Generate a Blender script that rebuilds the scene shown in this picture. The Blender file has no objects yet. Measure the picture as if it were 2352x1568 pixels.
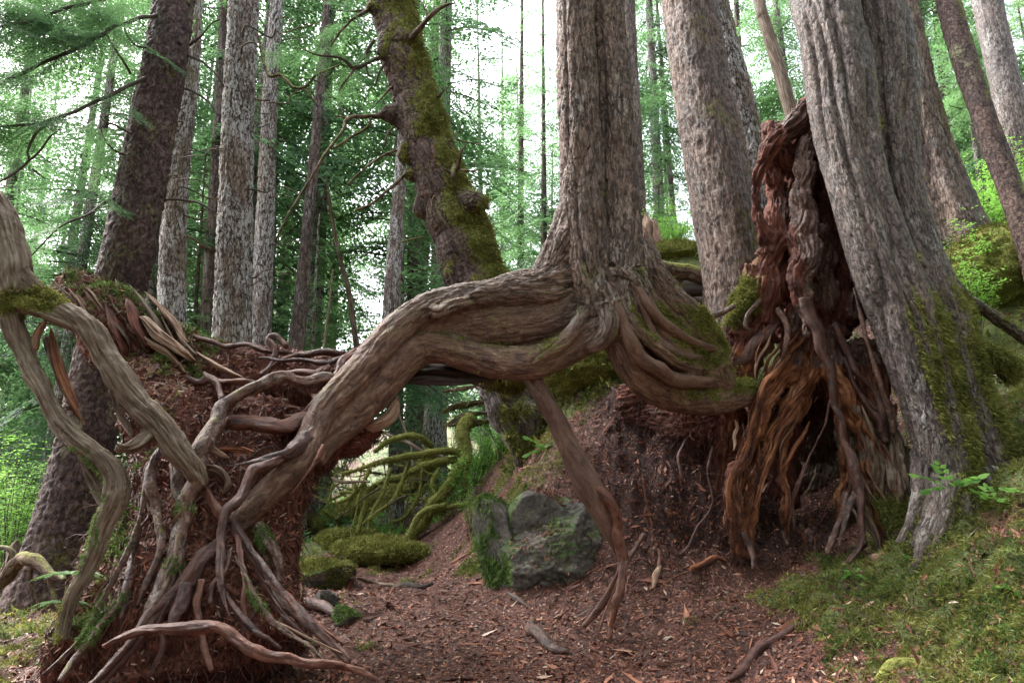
import bpy, math, random
import numpy as np
rad = math.radians
S = bpy.context.scene
COL = S.collection

# ---------------------------------------------------------------- camera, world, sun, exposure
LENS = 26.0; PITCH = rad(12.0); CAMZ = 1.25
cam = bpy.data.cameras.new('camera'); cam.lens = LENS; cam.sensor_width = 36.0
cam.clip_start = 0.05; cam.clip_end = 600
camo = bpy.data.objects.new('camera', cam); COL.objects.link(camo)
camo.location = (0, 0, CAMZ); camo.rotation_euler = (math.pi/2 + PITCH, 0, 0)
S.camera = camo
SUN_EL = 50.0; SUN_AZ = -55.0      # azimuth from +Y towards +X: the light comes over the left shoulder of the arch
W = bpy.data.worlds.new("World"); S.world = W; W.use_nodes = True
nt = W.node_tree; nt.nodes.clear()
sky = nt.nodes.new('ShaderNodeTexSky'); sky.sky_type = 'NISHITA'; sky.sun_disc = False
sky.sun_elevation = rad(SUN_EL); sky.sun_rotation = rad(SUN_AZ)
sky.air_density = 1.0; sky.dust_density = 4.0; sky.ozone_density = 1.0
hs = nt.nodes.new('ShaderNodeHueSaturation'); hs.inputs['Saturation'].default_value = 0.35
bg = nt.nodes.new('ShaderNodeBackground'); bg.inputs['Strength'].default_value = 0.15
wo = nt.nodes.new('ShaderNodeOutputWorld')
nt.links.new(sky.outputs[0], hs.inputs['Color']); nt.links.new(hs.outputs[0], bg.inputs[0]); nt.links.new(bg.outputs[0], wo.inputs[0])
sl = bpy.data.lights.new('sun', 'SUN'); sl.energy = 1.5; sl.angle = rad(25); sl.color = (1.0, 0.96, 0.9)
so = bpy.data.objects.new('sun', sl); COL.objects.link(so)
from mathutils import Vector
_d = Vector((math.sin(rad(SUN_AZ))*math.cos(rad(SUN_EL)), math.cos(rad(SUN_AZ))*math.cos(rad(SUN_EL)), math.sin(rad(SUN_EL))))
so.rotation_euler = _d.to_track_quat('Z', 'Y').to_euler()
S.view_settings.view_transform = 'Standard'; S.view_settings.look = 'None'
S.view_settings.exposure = 2.82; S.view_settings.gamma = 1
HAZE = 0
S.render.engine = 'CYCLES'
S.cycles.max_bounces = 5; S.cycles.diffuse_bounces = 3; S.cycles.glossy_bounces = 2
S.cycles.transmission_bounces = 3; S.cycles.transparent_max_bounces = 4; S.cycles.volume_bounces = 0
S.cycles.use_denoising = True

# ---------------------------------------------------------------- numpy helpers
F_PX = 2352*LENS/36.0
cp, sp = math.cos(PITCH), math.sin(PITCH)
def PT(px, py, Y):
    "photo position (2352 wide frame) at forward distance Y -> world"
    x = (px-1176)/F_PX; u = -(py-784)/F_PX
    dy = cp-u*sp; dz = sp+u*cp
    k = Y/dy
    return (x*k, Y, CAMZ+dz*k)
def PR(py, Y, r):
    u = -(py-784)/F_PX
    return r/F_PX*Y/(cp-u*sp)
REG = {'v': (0, 0, 1), '1': (0, 0, 2.0), '2': (735, 0, 2.0), '3': (1494.5, 0, 2.0), '4': (0, 612.5, 1.6415),
       '5': (673.7, 735, 1.882), '6': (1494.5, 673.7, 1.754)}
def tr(reg, pts):
    "traced path [(x,y,Y,r)] of a region crop -> array of world x,y,z,r"
    ox, oy, k = REG[reg]; out = []
    for x, y, Y, r in pts:
        vx, vy = ox+x/k, oy+y/k
        out.append(PT(vx, vy, Y)+(PR(vy, Y, r/k),))
    return np.array(out, float)
rs = np.random.RandomState
_p = rs(7).permutation(256); _perm = np.concatenate([_p, _p, _p]).astype(np.int32)
_g = rs(9).normal(size=(256, 3)); _g /= np.linalg.norm(_g, axis=1)[:, None]; _g = _g.astype(np.float32)
def noise(p):
    p = np.asarray(p, np.float32); i = np.floor(p).astype(np.int32); f = p-i; i &= 255
    u = f*f*f*(f*(f*6-15)+10)
    out = 0
    for dx in (0, 1):
        for dy in (0, 1):
            for dz in (0, 1):
                h = _perm[_perm[_perm[(i[:, 0]+dx) & 255]+((i[:, 1]+dy) & 255)]+((i[:, 2]+dz) & 255)]
                g = _g[h]
                d = g[:, 0]*(f[:, 0]-dx)+g[:, 1]*(f[:, 1]-dy)+g[:, 2]*(f[:, 2]-dz)
                w = (u[:, 0] if dx else 1-u[:, 0])*(u[:, 1] if dy else 1-u[:, 1])*(u[:, 2] if dz else 1-u[:, 2])
                out = out+w*d
    return out*1.5
def fbm(p, o=4, g=0.5):
    p = np.asarray(p, np.float32); a = 1.0; s = 0; t = 0
    for k in range(o):
        s = s+a*noise(p*(2.03**k)+k*17.3); t += a; a *= g
    return s/t
def cells(p):
    "distance F1 and F2-F1 of jittered cells"
    p = np.asarray(p, np.float32); i = np.floor(p).astype(np.int32); f = p-i
    d1 = np.full(len(p), 9., np.float32); d2 = d1.copy(); idv = np.zeros(len(p), np.float32)
    jt = rs(3).rand(256, 4).astype(np.float32)
    for dx in (-1, 0, 1):
        for dy in (-1, 0, 1):
            for dz in (-1, 0, 1):
                j = i+np.array([dx, dy, dz]); j &= 255
                h = _perm[_perm[_perm[j[:, 0]]+j[:, 1]]+j[:, 2]]
                q = jt[h, :3]+np.array([dx, dy, dz])-f
                d = np.sqrt((q*q).sum(1))
                n = d < d1
                d2 = np.where(n, d1, np.minimum(d2, d)); idv = np.where(n, jt[h, 3], idv); d1 = np.where(n, d, d1)
    return d1, d2-d1, idv
def sstep(a, b, x):
    t = np.clip((x-a)/(b-a), 0, 1); return t*t*(3-2*t)

def catmull(P, step):
    P = np.asarray(P, float)
    if len(P) == 2: P = np.array([P[0], (P[0]+P[1])/2, P[1]])
    Q = np.vstack([2*P[0]-P[1], P, 2*P[-1]-P[-2]])
    t = np.linspace(0, 1, 17)[:-1][:, None]; out = []
    for k in range(1, len(Q)-2):
        a, b, c, d = Q[k-1], Q[k], Q[k+1], Q[k+2]
        out.append(0.5*((2*b)+(-a+c)*t+(2*a-5*b+4*c-d)*t**2+(-a+3*b-3*c+d)*t**3))
    out.append(P[-1:]); C = np.vstack(out)
    s = np.concatenate([[0], np.cumsum(np.linalg.norm(np.diff(C[:, :3], axis=0), axis=1))])
    n = max(3, int(s[-1]/step)+1); q = np.linspace(0, s[-1], n)
    R = np.stack([np.interp(q, s, C[:, k]) for k in range(C.shape[1])], 1)
    R[:, 3] = np.maximum(R[:, 3], 1e-4)
    return R, q
def frames(C):
    T = np.gradient(C, axis=0); T /= np.linalg.norm(T, axis=1)[:, None]+1e-12
    a = np.array([0., 1., 0.]) if abs(T[0, 1]) < 0.8 else np.array([1., 0., 0.])
    n = a-T[0]*a.dot(T[0]); n /= np.linalg.norm(n); N = [n]
    for k in range(1, len(C)):
        n = N[-1]-T[k]*N[-1].dot(T[k]); n /= np.linalg.norm(n)+1e-12; N.append(n)
    N = np.array(N); return T, N, np.cross(T, N)

class Geo:
    "collects faces of one mesh"
    def __init__(s): s.V = []; s.Q = []; s.T = []; s.A = {}; s.n = 0; s.MQ = []; s.MT = []
    def add(s, V, Q=None, T=None, mat=0, **attrs):
        V = np.asarray(V, np.float32)
        if Q is not None and len(Q): s.Q.append(np.asarray(Q)+s.n); s.MQ.append(np.full(len(Q), mat))
        if T is not None and len(T): s.T.append(np.asarray(T)+s.n); s.MT.append(np.full(len(T), mat))
        s.V.append(V)
        for k, a in attrs.items(): s.A.setdefault(k, []).append((s.n, np.asarray(a, np.float32)))
        s.n += len(V)
    def mesh(s, name, mats, smooth=True):
        V = np.concatenate(s.V); me = bpy.data.meshes.new(name)
        Q = np.concatenate(s.Q) if s.Q else np.zeros((0, 4), int); T = np.concatenate(s.T) if s.T else np.zeros((0, 3), int)
        me.vertices.add(len(V)); me.vertices.foreach_set('co', V.astype(np.float32).ravel())
        lo = np.concatenate([Q.ravel(), T.ravel()]).astype(np.int32)
        me.loops.add(len(lo)); me.loops.foreach_set('vertex_index', lo)
        st = np.concatenate([np.arange(len(Q))*4, len(Q)*4+np.arange(len(T))*3]).astype(np.int32)
        me.polygons.add(len(Q)+len(T)); me.polygons.foreach_set('loop_start', st)
        mi = np.concatenate((s.MQ or [np.zeros(0)])+(s.MT or [np.zeros(0)])).astype(np.int32)
        for m in mats: me.materials.append(m)
        me.polygons.foreach_set('material_index', mi)
        me.polygons.foreach_set('use_smooth', np.full(len(Q)+len(T), smooth))
        for k, lst in s.A.items():
            dim = 3 if lst[0][1].ndim == 2 else 1
            arr = np.zeros((len(V), 3) if dim == 3 else len(V), np.float32)
            for n0, a in lst: arr[n0:n0+len(a)] = a
            at = me.attributes.new(k, 'FLOAT_VECTOR' if dim == 3 else 'FLOAT', 'POINT')
            at.data.foreach_set('vector' if dim == 3 else 'value', arr.ravel())
        me.update(calc_edges=True); me.validate()
        return me

def link(name, me, parent=None):
    o = bpy.data.objects.new(name, me); COL.objects.link(o)
    if parent is not None:
        o.parent = parent; o.matrix_parent_inverse = parent.matrix_basis.inverted()
    return o
def tag(o, label=None, cat=None, group=None, kind=None):
    if label: o['label'] = label
    if cat: o['category'] = cat
    if group: o['group'] = group
    if kind: o['kind'] = kind
    return o
def thing(name, loc, label, cat, group=None):
    o = bpy.data.objects.new(name, None); COL.objects.link(o); o.location = loc; o.empty_display_size = .2
    bpy.context.view_layer.update()
    return tag(o, label, cat, group)

# ---------------------------------------------------------------- bark relief in straightened coordinates
def b_furrow(q, a=1.0):
    w = q+0.022*np.stack([noise(q*6), noise(q*6+9), noise(q*6+31)], 1)
    r = 1-np.abs(noise(w*np.array([20, 20, 2.6])))*2.0
    w2 = w*np.array([30, 30, 8.5])+.35*np.stack([noise(q*22), noise(q*22+9), noise(q*10+31)], 1)
    d, e, i = cells(w2)
    return a*(-0.012*np.clip(r, 0, 1)**2.2+0.010*np.clip(e*1.5, 0, .6)+0.007*(i-.5)+.003*noise(q*60))+0.008*noise(q*np.array([5, 5, 1.5])+3)*a
def flute(q, f=4.0, a=.05): return -a*np.clip(1-np.abs(noise(q*np.array([f, f, f*.09])+[3, 3, 7]))*2.6, 0, 1)**3
def b_plate(q, a=1.0):
    w = q*np.array([17, 17, 12])+0.5*np.stack([noise(q*9), noise(q*9+9), noise(q*9+31)], 1)
    d, e, i = cells(w)
    return a*(0.012*np.clip(e*1.6, 0, .6)+0.018*(i-.5)-0.006*d)+0.006*a*noise(q*40)
def b_smooth(q, a=1.0):
    return a*(0.010*noise(q*np.array([9, 9, 3]))+0.005*noise(q*np.array([30, 30, 9])+3)+0.002*noise(q*np.array([50, 50, 60])+7))
def b_root(q, a=1.0):
    r = 1-np.abs(noise(q*np.array([16, 16, 1.6])+4))*2.2
    return a*(.014*noise(q*np.array([6, 6, 2.6]))-.010*np.clip(r, 0, 1)**2.5+.005*noise(q*np.array([30, 30, 12])+3)+.0035*noise(q*np.array([60, 60, 40])+7)+.014*np.clip(noise(q*np.array([7, 7, 5])+40)-.38, 0, 1)*2)
def b_string(q, a=1.0):
    r = 1-np.abs(noise(q*np.array([30, 30, 2.2])))*2
    return a*(-0.014*np.clip(r, 0, 1)**2+0.008*noise(q*np.array([50, 50, 4])+8)+0.006*noise(q*12))
def b_peat(q, a=1.0):
    return a*(0.045*fbm(q*5, 3)+0.018*noise(q*22)+0.012*noise(q*45))
def b_rot(q, a=1.0):
    r = 1-np.abs(noise(q*np.array([22, 22, 3.5])))*2
    return a*(-0.035*np.clip(r, 0, 1)**2+0.02*noise(q*np.array([34, 34, 7])+8)+0.03*noise(q*6))

def tube(g, P, nseg=24, step=0.03, bark=None, a=1.0, lobes=(), twist=0.0, seed=0, cap=True, wob=0.0, mat=0, mossf=None):
    C, s = catmull(P, step)
    if wob:
        k = s[:, None]*np.array([2.3, 2.3, 2.3])+seed*3.7
        C[:, :3] += wob*C[:, 3:4]*np.stack([noise(k+[0, 3, 7]), noise(k+[20, 5, 1]), noise(k+[4, 40, 2])], 1)*2
        C[:, 3] *= 1+0.35*wob*noise(k*2+[9, 9, 60])
    T, N, B = frames(C[:, :3]); m = len(C)
    th = np.arange(nseg)*2*math.pi/nseg
    c, sn = np.cos(th), np.sin(th)
    D = N[:, None, :]*c[None, :, None]+B[:, None, :]*sn[None, :, None]
    R = np.repeat(C[:, 3:4], nseg, 1)
    for (k, am, ph) in lobes: R = R*(1+am*np.cos(k*th[None, :]+ph+twist*s[:, None]))
    rest = np.stack([R*c, R*sn, np.repeat(s[:, None], nseg, 1)], 2).reshape(-1, 3)+[seed*1.37, seed*2.11, 0]
    h = bark(rest, a).reshape(m, nseg) if bark is not None else 0
    V = C[:, None, :3]+D*(R+h)[:, :, None]
    V = V.reshape(-1, 3)
    i = np.arange(m-1)[:, None]*nseg; j = np.arange(nseg)[None, :]; j2 = (j+1) % nseg
    Q = np.stack([i+j, i+j2, i+nseg+j2, i+nseg+j], 2).reshape(-1, 4)
    Tn = np.zeros((0, 3), int)
    if cap:
        V = np.vstack([V, C[0, :3]-T[0]*C[0, 3]*.4, C[-1, :3]+T[-1]*C[-1, 3]*.4]); rest = np.vstack([rest, rest[0:1], rest[-1:]])
        a0, a1 = m*nseg, m*nseg+1; jj = np.arange(nseg); j3 = (jj+1) % nseg
        Tn = np.vstack([np.stack([np.full(nseg, a0), j3, jj], 1), np.stack([np.full(nseg, a1), (m-1)*nseg+jj, (m-1)*nseg+j3], 1)])
    at = {'rest': rest}
    if mossf is not None:
        nr = np.vstack([D.reshape(-1, 3)]+([-T[:1], T[-1:]] if cap else []))
        at['moss'] = mossf(V, nr)
    g.add(V, Q, Tn, mat, **at)
    return V

def tube_obj(name, P, mat, parent=None, **kw):
    g = Geo(); tube(g, P, **kw); return link(name, g.mesh(name, [mat]), parent)

def vnormals(V, Q, T):
    N = np.zeros_like(V)
    for Fc in (Q, T):
        if len(Fc):
            n = np.cross(V[Fc[:, 1]]-V[Fc[:, 0]], V[Fc[:, 2]]-V[Fc[:, 0]])
            for k in range(Fc.shape[1]):
                for c in range(3): N[:, c] += np.bincount(Fc[:, k], n[:, c], len(V))
    return N/(np.linalg.norm(N, axis=1)[:, None]+1e-12)
def mesh_arrays(me):
    V = np.empty(len(me.vertices)*3, np.float32); me.vertices.foreach_get('co', V); V = V.reshape(-1, 3)
    lv = np.empty(len(me.loops), np.int32); me.loops.foreach_get('vertex_index', lv)
    ls = np.empty(len(me.polygons), np.int32); me.polygons.foreach_get('loop_start', ls)
    lt = np.empty(len(me.polygons), np.int32); me.polygons.foreach_get('loop_total', lt)
    q = ls[lt == 4]; t = ls[lt == 3]
    return V, (lv[q[:, None]+np.arange(4)] if len(q) else np.zeros((0, 4), int)), (lv[t[:, None]+np.arange(3)] if len(t) else np.zeros((0, 3), int))

def fused(name, paths, mat, parent=None, voxel=0.015, sm=6, bark=b_furrow, a=1.0, mossf=None, extra=None, barkw=None, wob=0.0, nseg=20, more=None):
    "several tubes melted into one skin, then given bark along the nearest tube"
    g = Geo(); ax = []; s0 = 0
    for k, P in enumerate(paths):
        C, s = catmull(P, 0.05)
        if wob:
            kk = s[:, None]*np.array([2., 2., 2.])+k*5.1
            C[:, :3] += wob*C[:, 3:4]*np.stack([noise(kk+[0, 3, 7]), noise(kk+[20, 5, 1]), noise(kk+[4, 40, 2])], 1)*2
        T, N, B = frames(C[:, :3])
        ax.append((C, s, T, N, B, k))
        gg = C.copy(); tube(g, gg, nseg=nseg, step=0.04)
    if extra: extra(g)
    me = g.mesh(name, [mat]); o = link(name, me)
    md = o.modifiers.new('r', 'REMESH'); md.mode = 'VOXEL'; md.voxel_size = voxel; md.adaptivity = 0
    dg = bpy.context.evaluated_depsgraph_get(); dg.update()
    ev = o.evaluated_get(dg); m2 = ev.to_mesh(); V, Q, T = mesh_arrays(m2); V = V.astype(np.float64); ev.to_mesh_clear()
    bpy.data.objects.remove(o); bpy.data.meshes.remove(me)
    E = np.vstack([Q[:, [0, 1]], Q[:, [1, 2]], Q[:, [2, 3]], Q[:, [3, 0]]]+([T[:, [0, 1]], T[:, [1, 2]], T[:, [2, 0]]] if len(T) else []))
    cnt = np.bincount(E[:, 0], minlength=len(V))+np.bincount(E[:, 1], minlength=len(V)); cnt = np.maximum(cnt, 1)
    for it in range(sm):
        S_ = np.stack([np.bincount(E[:, 0], V[E[:, 1], c], len(V))+np.bincount(E[:, 1], V[E[:, 0], c], len(V)) for c in range(3)], 1)
        V = V*0.4+0.6*S_/cnt[:, None]
    Nn = vnormals(V, Q, T)
    C = np.vstack([x[0] for x in ax]); sv = np.concatenate([x[1] for x in ax]); Tt = np.vstack([x[2] for x in ax]); Na = np.vstack([x[3] for x in ax]); Ba = np.vstack([x[4] for x in ax])
    kid = np.concatenate([np.full(len(x[0]), x[5]) for x in ax])
    best = np.empty(len(V), int); dm = np.empty(len(V))
    for i in range(0, len(V), 20000):
        p = V[i:i+20000].astype(np.float32)
        d = np.sqrt(np.maximum(((p**2).sum(1)[:, None]+(C[:, :3]**2).sum(1)[None, :]-2*p@C[:, :3].T.astype(np.float32)), 0))-C[None, :, 3]
        best[i:i+20000] = d.argmin(1)
    q = V-C[best, :3]
    rest = np.stack([(q*Na[best]).sum(1), (q*Ba[best]).sum(1), sv[best]+(q*Tt[best]).sum(1)], 1)+np.stack([kid[best]*0.0, kid[best]*0.0, kid[best]*0.0], 1)
    h = bark(rest, a)
    if barkw is not None: h = h*barkw(V, kid[best])
    V = V+Nn*h[:, None]
    at = {'rest': rest}
    Nn = vnormals(V, Q, T)
    if mossf is not None: at['moss'] = mossf(V, Nn)
    for kk_, ff_ in (more or {}).items(): at[kk_] = ff_(V)
    gm = Geo(); gm.add(V, Q, T, **at)
    o = link(name, gm.mesh(name, [mat]), parent)
    return o, V, Nn, at

# ---------------------------------------------------------------- materials
def mat_new(name):
    m = bpy.data.materials.new(name); m.use_nodes = True; m.node_tree.nodes.clear(); return m, m.node_tree.nodes, m.node_tree.links
def N_(ns, t, **kw):
    n = ns.new(t)
    for k, v in kw.items(): setattr(n, k, v)
    return n
def ramp(ns, stops):
    r = ns.new('ShaderNodeValToRGB'); e = r.color_ramp.elements
    while len(e) > 1: e.remove(e[-1])
    e[0].position = stops[0][0]; e[0].color = tuple(stops[0][1])+(1,)
    for p, c in stops[1:]:
        x = e.new(p); x.color = tuple(c)+(1,)
    return r
def mixc(ns, ls, f, a, b):
    m = ns.new('ShaderNodeMix'); m.data_type = 'RGBA'
    for sock, v in ((m.inputs[0], f), (m.inputs[6], a), (m.inputs[7], b)):
        if hasattr(v, 'is_linked') or hasattr(v, 'node'): ls.new(v, sock)
        elif isinstance(v, (int, float)): sock.default_value = v
        else: sock.default_value = tuple(v)+(1,)
    return m.outputs[2]
def math_(ns, ls, op, a, b=None, c=None):
    m = ns.new('ShaderNodeMath'); m.operation = op
    for i, v in enumerate((a, b, c)):
        if v is None: continue
        if isinstance(v, (int, float)): m.inputs[i].default_value = v
        else: ls.new(v, m.inputs[i])
    return m.outputs[0]
def tex(ns, ls, vec, scale, detail=5, rough=.6, sc=(1, 1, 1), off=0, dist=0):
    mp = ns.new('ShaderNodeMapping'); mp.inputs['Scale'].default_value = sc; mp.inputs['Location'].default_value = (off, off*1.3, off*.7); ls.new(vec, mp.inputs[0])
    n = ns.new('ShaderNodeTexNoise'); n.inputs['Scale'].default_value = scale; n.inputs['Detail'].default_value = detail
    n.inputs['Roughness'].default_value = rough; n.inputs['Distortion'].default_value = dist; ls.new(mp.outputs[0], n.inputs[0]); return n.outputs[0]
def vor(ns, ls, vec, scale, sc=(1, 1, 1), feature='F1', off=0, out='Distance'):
    mp = ns.new('ShaderNodeMapping'); mp.inputs['Scale'].default_value = sc; mp.inputs['Location'].default_value = (off, off, off); ls.new(vec, mp.inputs[0])
    n = ns.new('ShaderNodeTexVoronoi'); n.feature = feature; n.inputs['Scale'].default_value = scale; ls.new(mp.outputs[0], n.inputs[0]); return n.outputs[out]
MOSS = [(0.3, (.050, .053, .012)), (0.5, (.145, .152, .030)), (0.72, (.31, .31, .085))]
def bark_mat(name, dark, mid, light, lich=(.32, .33, .30), lich_amt=.3, sx=28, sz=.18, bump=.5, rough=.8, spec=.3, plates=False, lich_scale=3.0, mosscol=MOSS, crack=1.0, smooth=None):
    m, ns, ls = mat_new(name)
    at = N_(ns, 'ShaderNodeAttribute', attribute_name='rest').outputs['Vector']
    mo = N_(ns, 'ShaderNodeAttribute', attribute_name='moss').outputs['Fac']
    wn = ns.new('ShaderNodeTexNoise'); wn.inputs['Scale'].default_value = sx*.55; wn.inputs['Detail'].default_value = 3; ls.new(at, wn.inputs[0])
    va = ns.new('ShaderNodeVectorMath'); va.operation = 'MULTIPLY_ADD'; ls.new(wn.outputs[1], va.inputs[0]); va.inputs[1].default_value = (1.3/sx, 1.3/sx, 2.6/sx); ls.new(at, va.inputs[2]); wv = va.outputs[0]
    fine = tex(ns, ls, wv, sx*1.3, 6, .7, (1, 1, sz), 1, .2)
    e = vor(ns, ls, wv, sx*1.15, (1, 1, .6 if plates else sz*.85), 'DISTANCE_TO_EDGE')
    ecol = vor(ns, ls, wv, sx*1.15, (1, 1, .6 if plates else sz*.85), 'F1', out='Color')
    sp_c = ns.new('ShaderNodeSeparateColor'); ls.new(ecol, sp_c.inputs[0])
    ck = math_(ns, ls, 'MINIMUM', math_(ns, ls, 'MULTIPLY', e, 5.5), 1.0)
    grain = tex(ns, ls, at, sx*5, 4, .75, (1, 1, .4), 4)
    h = math_(ns, ls, 'ADD', math_(ns, ls, 'MULTIPLY', fine, .80), math_(ns, ls, 'MULTIPLY', ck, .16*crack))
    h = math_(ns, ls, 'ADD', h, math_(ns, ls, 'MULTIPLY', grain, .22)); h = math_(ns, ls, 'ADD', h, math_(ns, ls, 'MULTIPLY', sp_c.outputs[0], .13*crack))
    h = math_(ns, ls, 'SUBTRACT', h, .20*crack+.06)
    cr = ramp(ns, [(.27, dark), (.43, mid), (.60, light)]); ls.new(h, cr.inputs[0])
    big = tex(ns, ls, at, 2.2, 4, .6, (1, 1, .45), 7)
    br = ramp(ns, [(.3, (.55, .50, .52)), (.5, (.95, .92, .9)), (.7, (1.3, 1.25, 1.2))]); ls.new(big, br.inputs[0])
    mul = ns.new('ShaderNodeMix'); mul.data_type = 'RGBA'; mul.blend_type = 'MULTIPLY'; mul.inputs[0].default_value = 1
    ls.new(cr.outputs[0], mul.inputs[6]); ls.new(br.outputs[0], mul.inputs[7])
    l1 = tex(ns, ls, at, lich_scale, 8, .75, (1, 1, .4), 13)
    lf = math_(ns, ls, 'MULTIPLY', math_(ns, ls, 'SUBTRACT', l1, .64-lich_amt*.3), 8.0)
    lf = math_(ns, ls, 'MINIMUM', math_(ns, ls, 'MAXIMUM', lf, 0), .8)
    lf = math_(ns, ls, 'MULTIPLY', lf, math_(ns, ls, 'MINIMUM', math_(ns, ls, 'MAXIMUM', math_(ns, ls, 'MULTIPLY', math_(ns, ls, 'SUBTRACT', h, .36), 9), 0), 1))
    col = mixc(ns, ls, lf, mul.outputs[2], lich)
    hb = h; bstr = bump
    if smooth:
        smf = N_(ns, 'ShaderNodeAttribute', attribute_name='smooth').outputs['Fac']
        s1 = tex(ns, ls, at, 13, 9, .74, (1, 1, .5), 21, .8)
        sr = ramp(ns, smooth); ls.new(s1, sr.inputs[0]); sl2 = mixc(ns, ls, math_(ns, ls, 'MULTIPLY', lf, .45), sr.outputs[0], lich)
        col = mixc(ns, ls, smf, col, sl2)
        hs_ = math_(ns, ls, 'ADD', math_(ns, ls, 'MULTIPLY', s1, 1.1), math_(ns, ls, 'MULTIPLY', h, .45))
        mf_ = ns.new('ShaderNodeMix'); mf_.data_type = 'FLOAT'; ls.new(smf, mf_.inputs[0]); ls.new(h, mf_.inputs[2]); ls.new(hs_, mf_.inputs[3]); hb = mf_.outputs[0]; rough_s = math_(ns, ls, 'MULTIPLY', smf, -.16)
    mn = tex(ns, ls, at, 22, 6, .7, (1, 1, 1), 3)
    mf = math_(ns, ls, 'ADD', math_(ns, ls, 'MULTIPLY', mo, 1.7), math_(ns, ls, 'MULTIPLY', math_(ns, ls, 'SUBTRACT', mn, .5), 2.8))
    mf = math_(ns, ls, 'MULTIPLY', math_(ns, ls, 'SUBTRACT', mf, .5), 2.2)
    mf = math_(ns, ls, 'MINIMUM', math_(ns, ls, 'MAXIMUM', mf, 0), 1)
    mc = ramp(ns, mosscol); ls.new(tex(ns, ls, at, 40, 5, .7, (1, 1, 1), 5), mc.inputs[0])
    col = mixc(ns, ls, mf, col, mc.outputs[0])
    bs = ns.new('ShaderNodeBsdfPrincipled'); ls.new(col, bs.inputs['Base Color'])
    rr = math_(ns, ls, 'ADD', math_(ns, ls, 'MULTIPLY', mf, .9-rough), math_(ns, ls, 'ADD', math_(ns, ls, 'MULTIPLY', math_(ns, ls, 'SUBTRACT', big, .5), .5), rough))
    if smooth: rr = math_(ns, ls, 'ADD', rr, rough_s)
    ls.new(rr, bs.inputs['Roughness']); bs.inputs['Specular IOR Level'].default_value = spec
    bp = ns.new('ShaderNodeBump'); bp.inputs['Strength'].default_value = min(1, bump*1.3); bp.inputs['Distance'].default_value = .035; ls.new(hb, bp.inputs['Height']); ls.new(bp.outputs[0], bs.inputs['Normal'])
    out = ns.new('ShaderNodeOutputMaterial'); ls.new(bs.outputs[0], out.inputs[0]); return m
def leaf_mat(name, c1, c2, c3, trans=.35, scale=1.2, rough=.55):
    m, ns, ls = mat_new(name)
    r = N_(ns, 'ShaderNodeAttribute', attribute_name='rnd').outputs['Fac']
    tc = N_(ns, 'ShaderNodeTexCoord').outputs['Object']
    oi = N_(ns, 'ShaderNodeObjectInfo').outputs['Random']
    n = tex(ns, ls, tc, scale, 2, .5)
    f = math_(ns, ls, 'ADD', math_(ns, ls, 'MULTIPLY', r, .5), math_(ns, ls, 'MULTIPLY', n, .5))
    f = math_(ns, ls, 'ADD', f, math_(ns, ls, 'MULTIPLY', math_(ns, ls, 'SUBTRACT', oi, .5), .35))
    cr = ramp(ns, [(.25, c1), (.5, c2), (.8, c3)]); ls.new(f, cr.inputs[0])
    bs = ns.new('ShaderNodeBsdfPrincipled'); ls.new(cr.outputs[0], bs.inputs['Base Color']); bs.inputs['Roughness'].default_value = rough; bs.inputs['Specular IOR Level'].default_value = .3
    tl = ns.new('ShaderNodeBsdfTranslucent'); ls.new(mixc(ns, ls, .5, cr.outputs[0], [min(1, x*2.2) for x in c3]), tl.inputs[0])
    mx = ns.new('ShaderNodeMixShader'); mx.inputs[0].default_value = trans; ls.new(bs.outputs[0], mx.inputs[1]); ls.new(tl.outputs[0], mx.inputs[2])
    out = ns.new('ShaderNodeOutputMaterial'); ls.new(mx.outputs[0], out.inputs[0]); return m
def wood_mat(name, stops, scale=30, sc=(1, 1, .08), rough=.8, bump=.5, spec=.3):
    m, ns, ls = mat_new(name)
    at = N_(ns, 'ShaderNodeAttribute', attribute_name='rest').outputs['Vector']
    a = tex(ns, ls, at, scale, 6, .65, sc, 2, .6); b = tex(ns, ls, at, 5, 4, .6, (1, 1, .5), 6)
    h = math_(ns, ls, 'ADD', math_(ns, ls, 'MULTIPLY', a, .65), math_(ns, ls, 'MULTIPLY', b, .35))
    cr = ramp(ns, stops); ls.new(h, cr.inputs[0])
    mo = N_(ns, 'ShaderNodeAttribute', attribute_name='moss').outputs['Fac']
    mn = tex(ns, ls, at, 20, 6, .7, (1, 1, 1), 3)
    mf = math_(ns, ls, 'ADD', math_(ns, ls, 'MULTIPLY', mo, 1.7), math_(ns, ls, 'MULTIPLY', math_(ns, ls, 'SUBTRACT', mn, .5), 2.4))
    mf = math_(ns, ls, 'MINIMUM', math_(ns, ls, 'MAXIMUM', math_(ns, ls, 'MULTIPLY', math_(ns, ls, 'SUBTRACT', mf, .5), 2.2), 0), 1)
    mc = ramp(ns, MOSS); ls.new(tex(ns, ls, at, 40, 5, .7, (1, 1, 1), 5), mc.inputs[0])
    col = mixc(ns, ls, mf, cr.outputs[0], mc.outputs[0])
    bs = ns.new('ShaderNodeBsdfPrincipled'); ls.new(col, bs.inputs['Base Color']); bs.inputs['Roughness'].default_value = rough; bs.inputs['Specular IOR Level'].default_value = spec
    bp = ns.new('ShaderNodeBump'); bp.inputs['Strength'].default_value = bump; bp.inputs['Distance'].default_value = .015; ls.new(h, bp.inputs['Height']); ls.new(bp.outputs[0], bs.inputs['Normal'])
    out = ns.new('ShaderNodeOutputMaterial'); ls.new(bs.outputs[0], out.inputs[0]); return m
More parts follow.
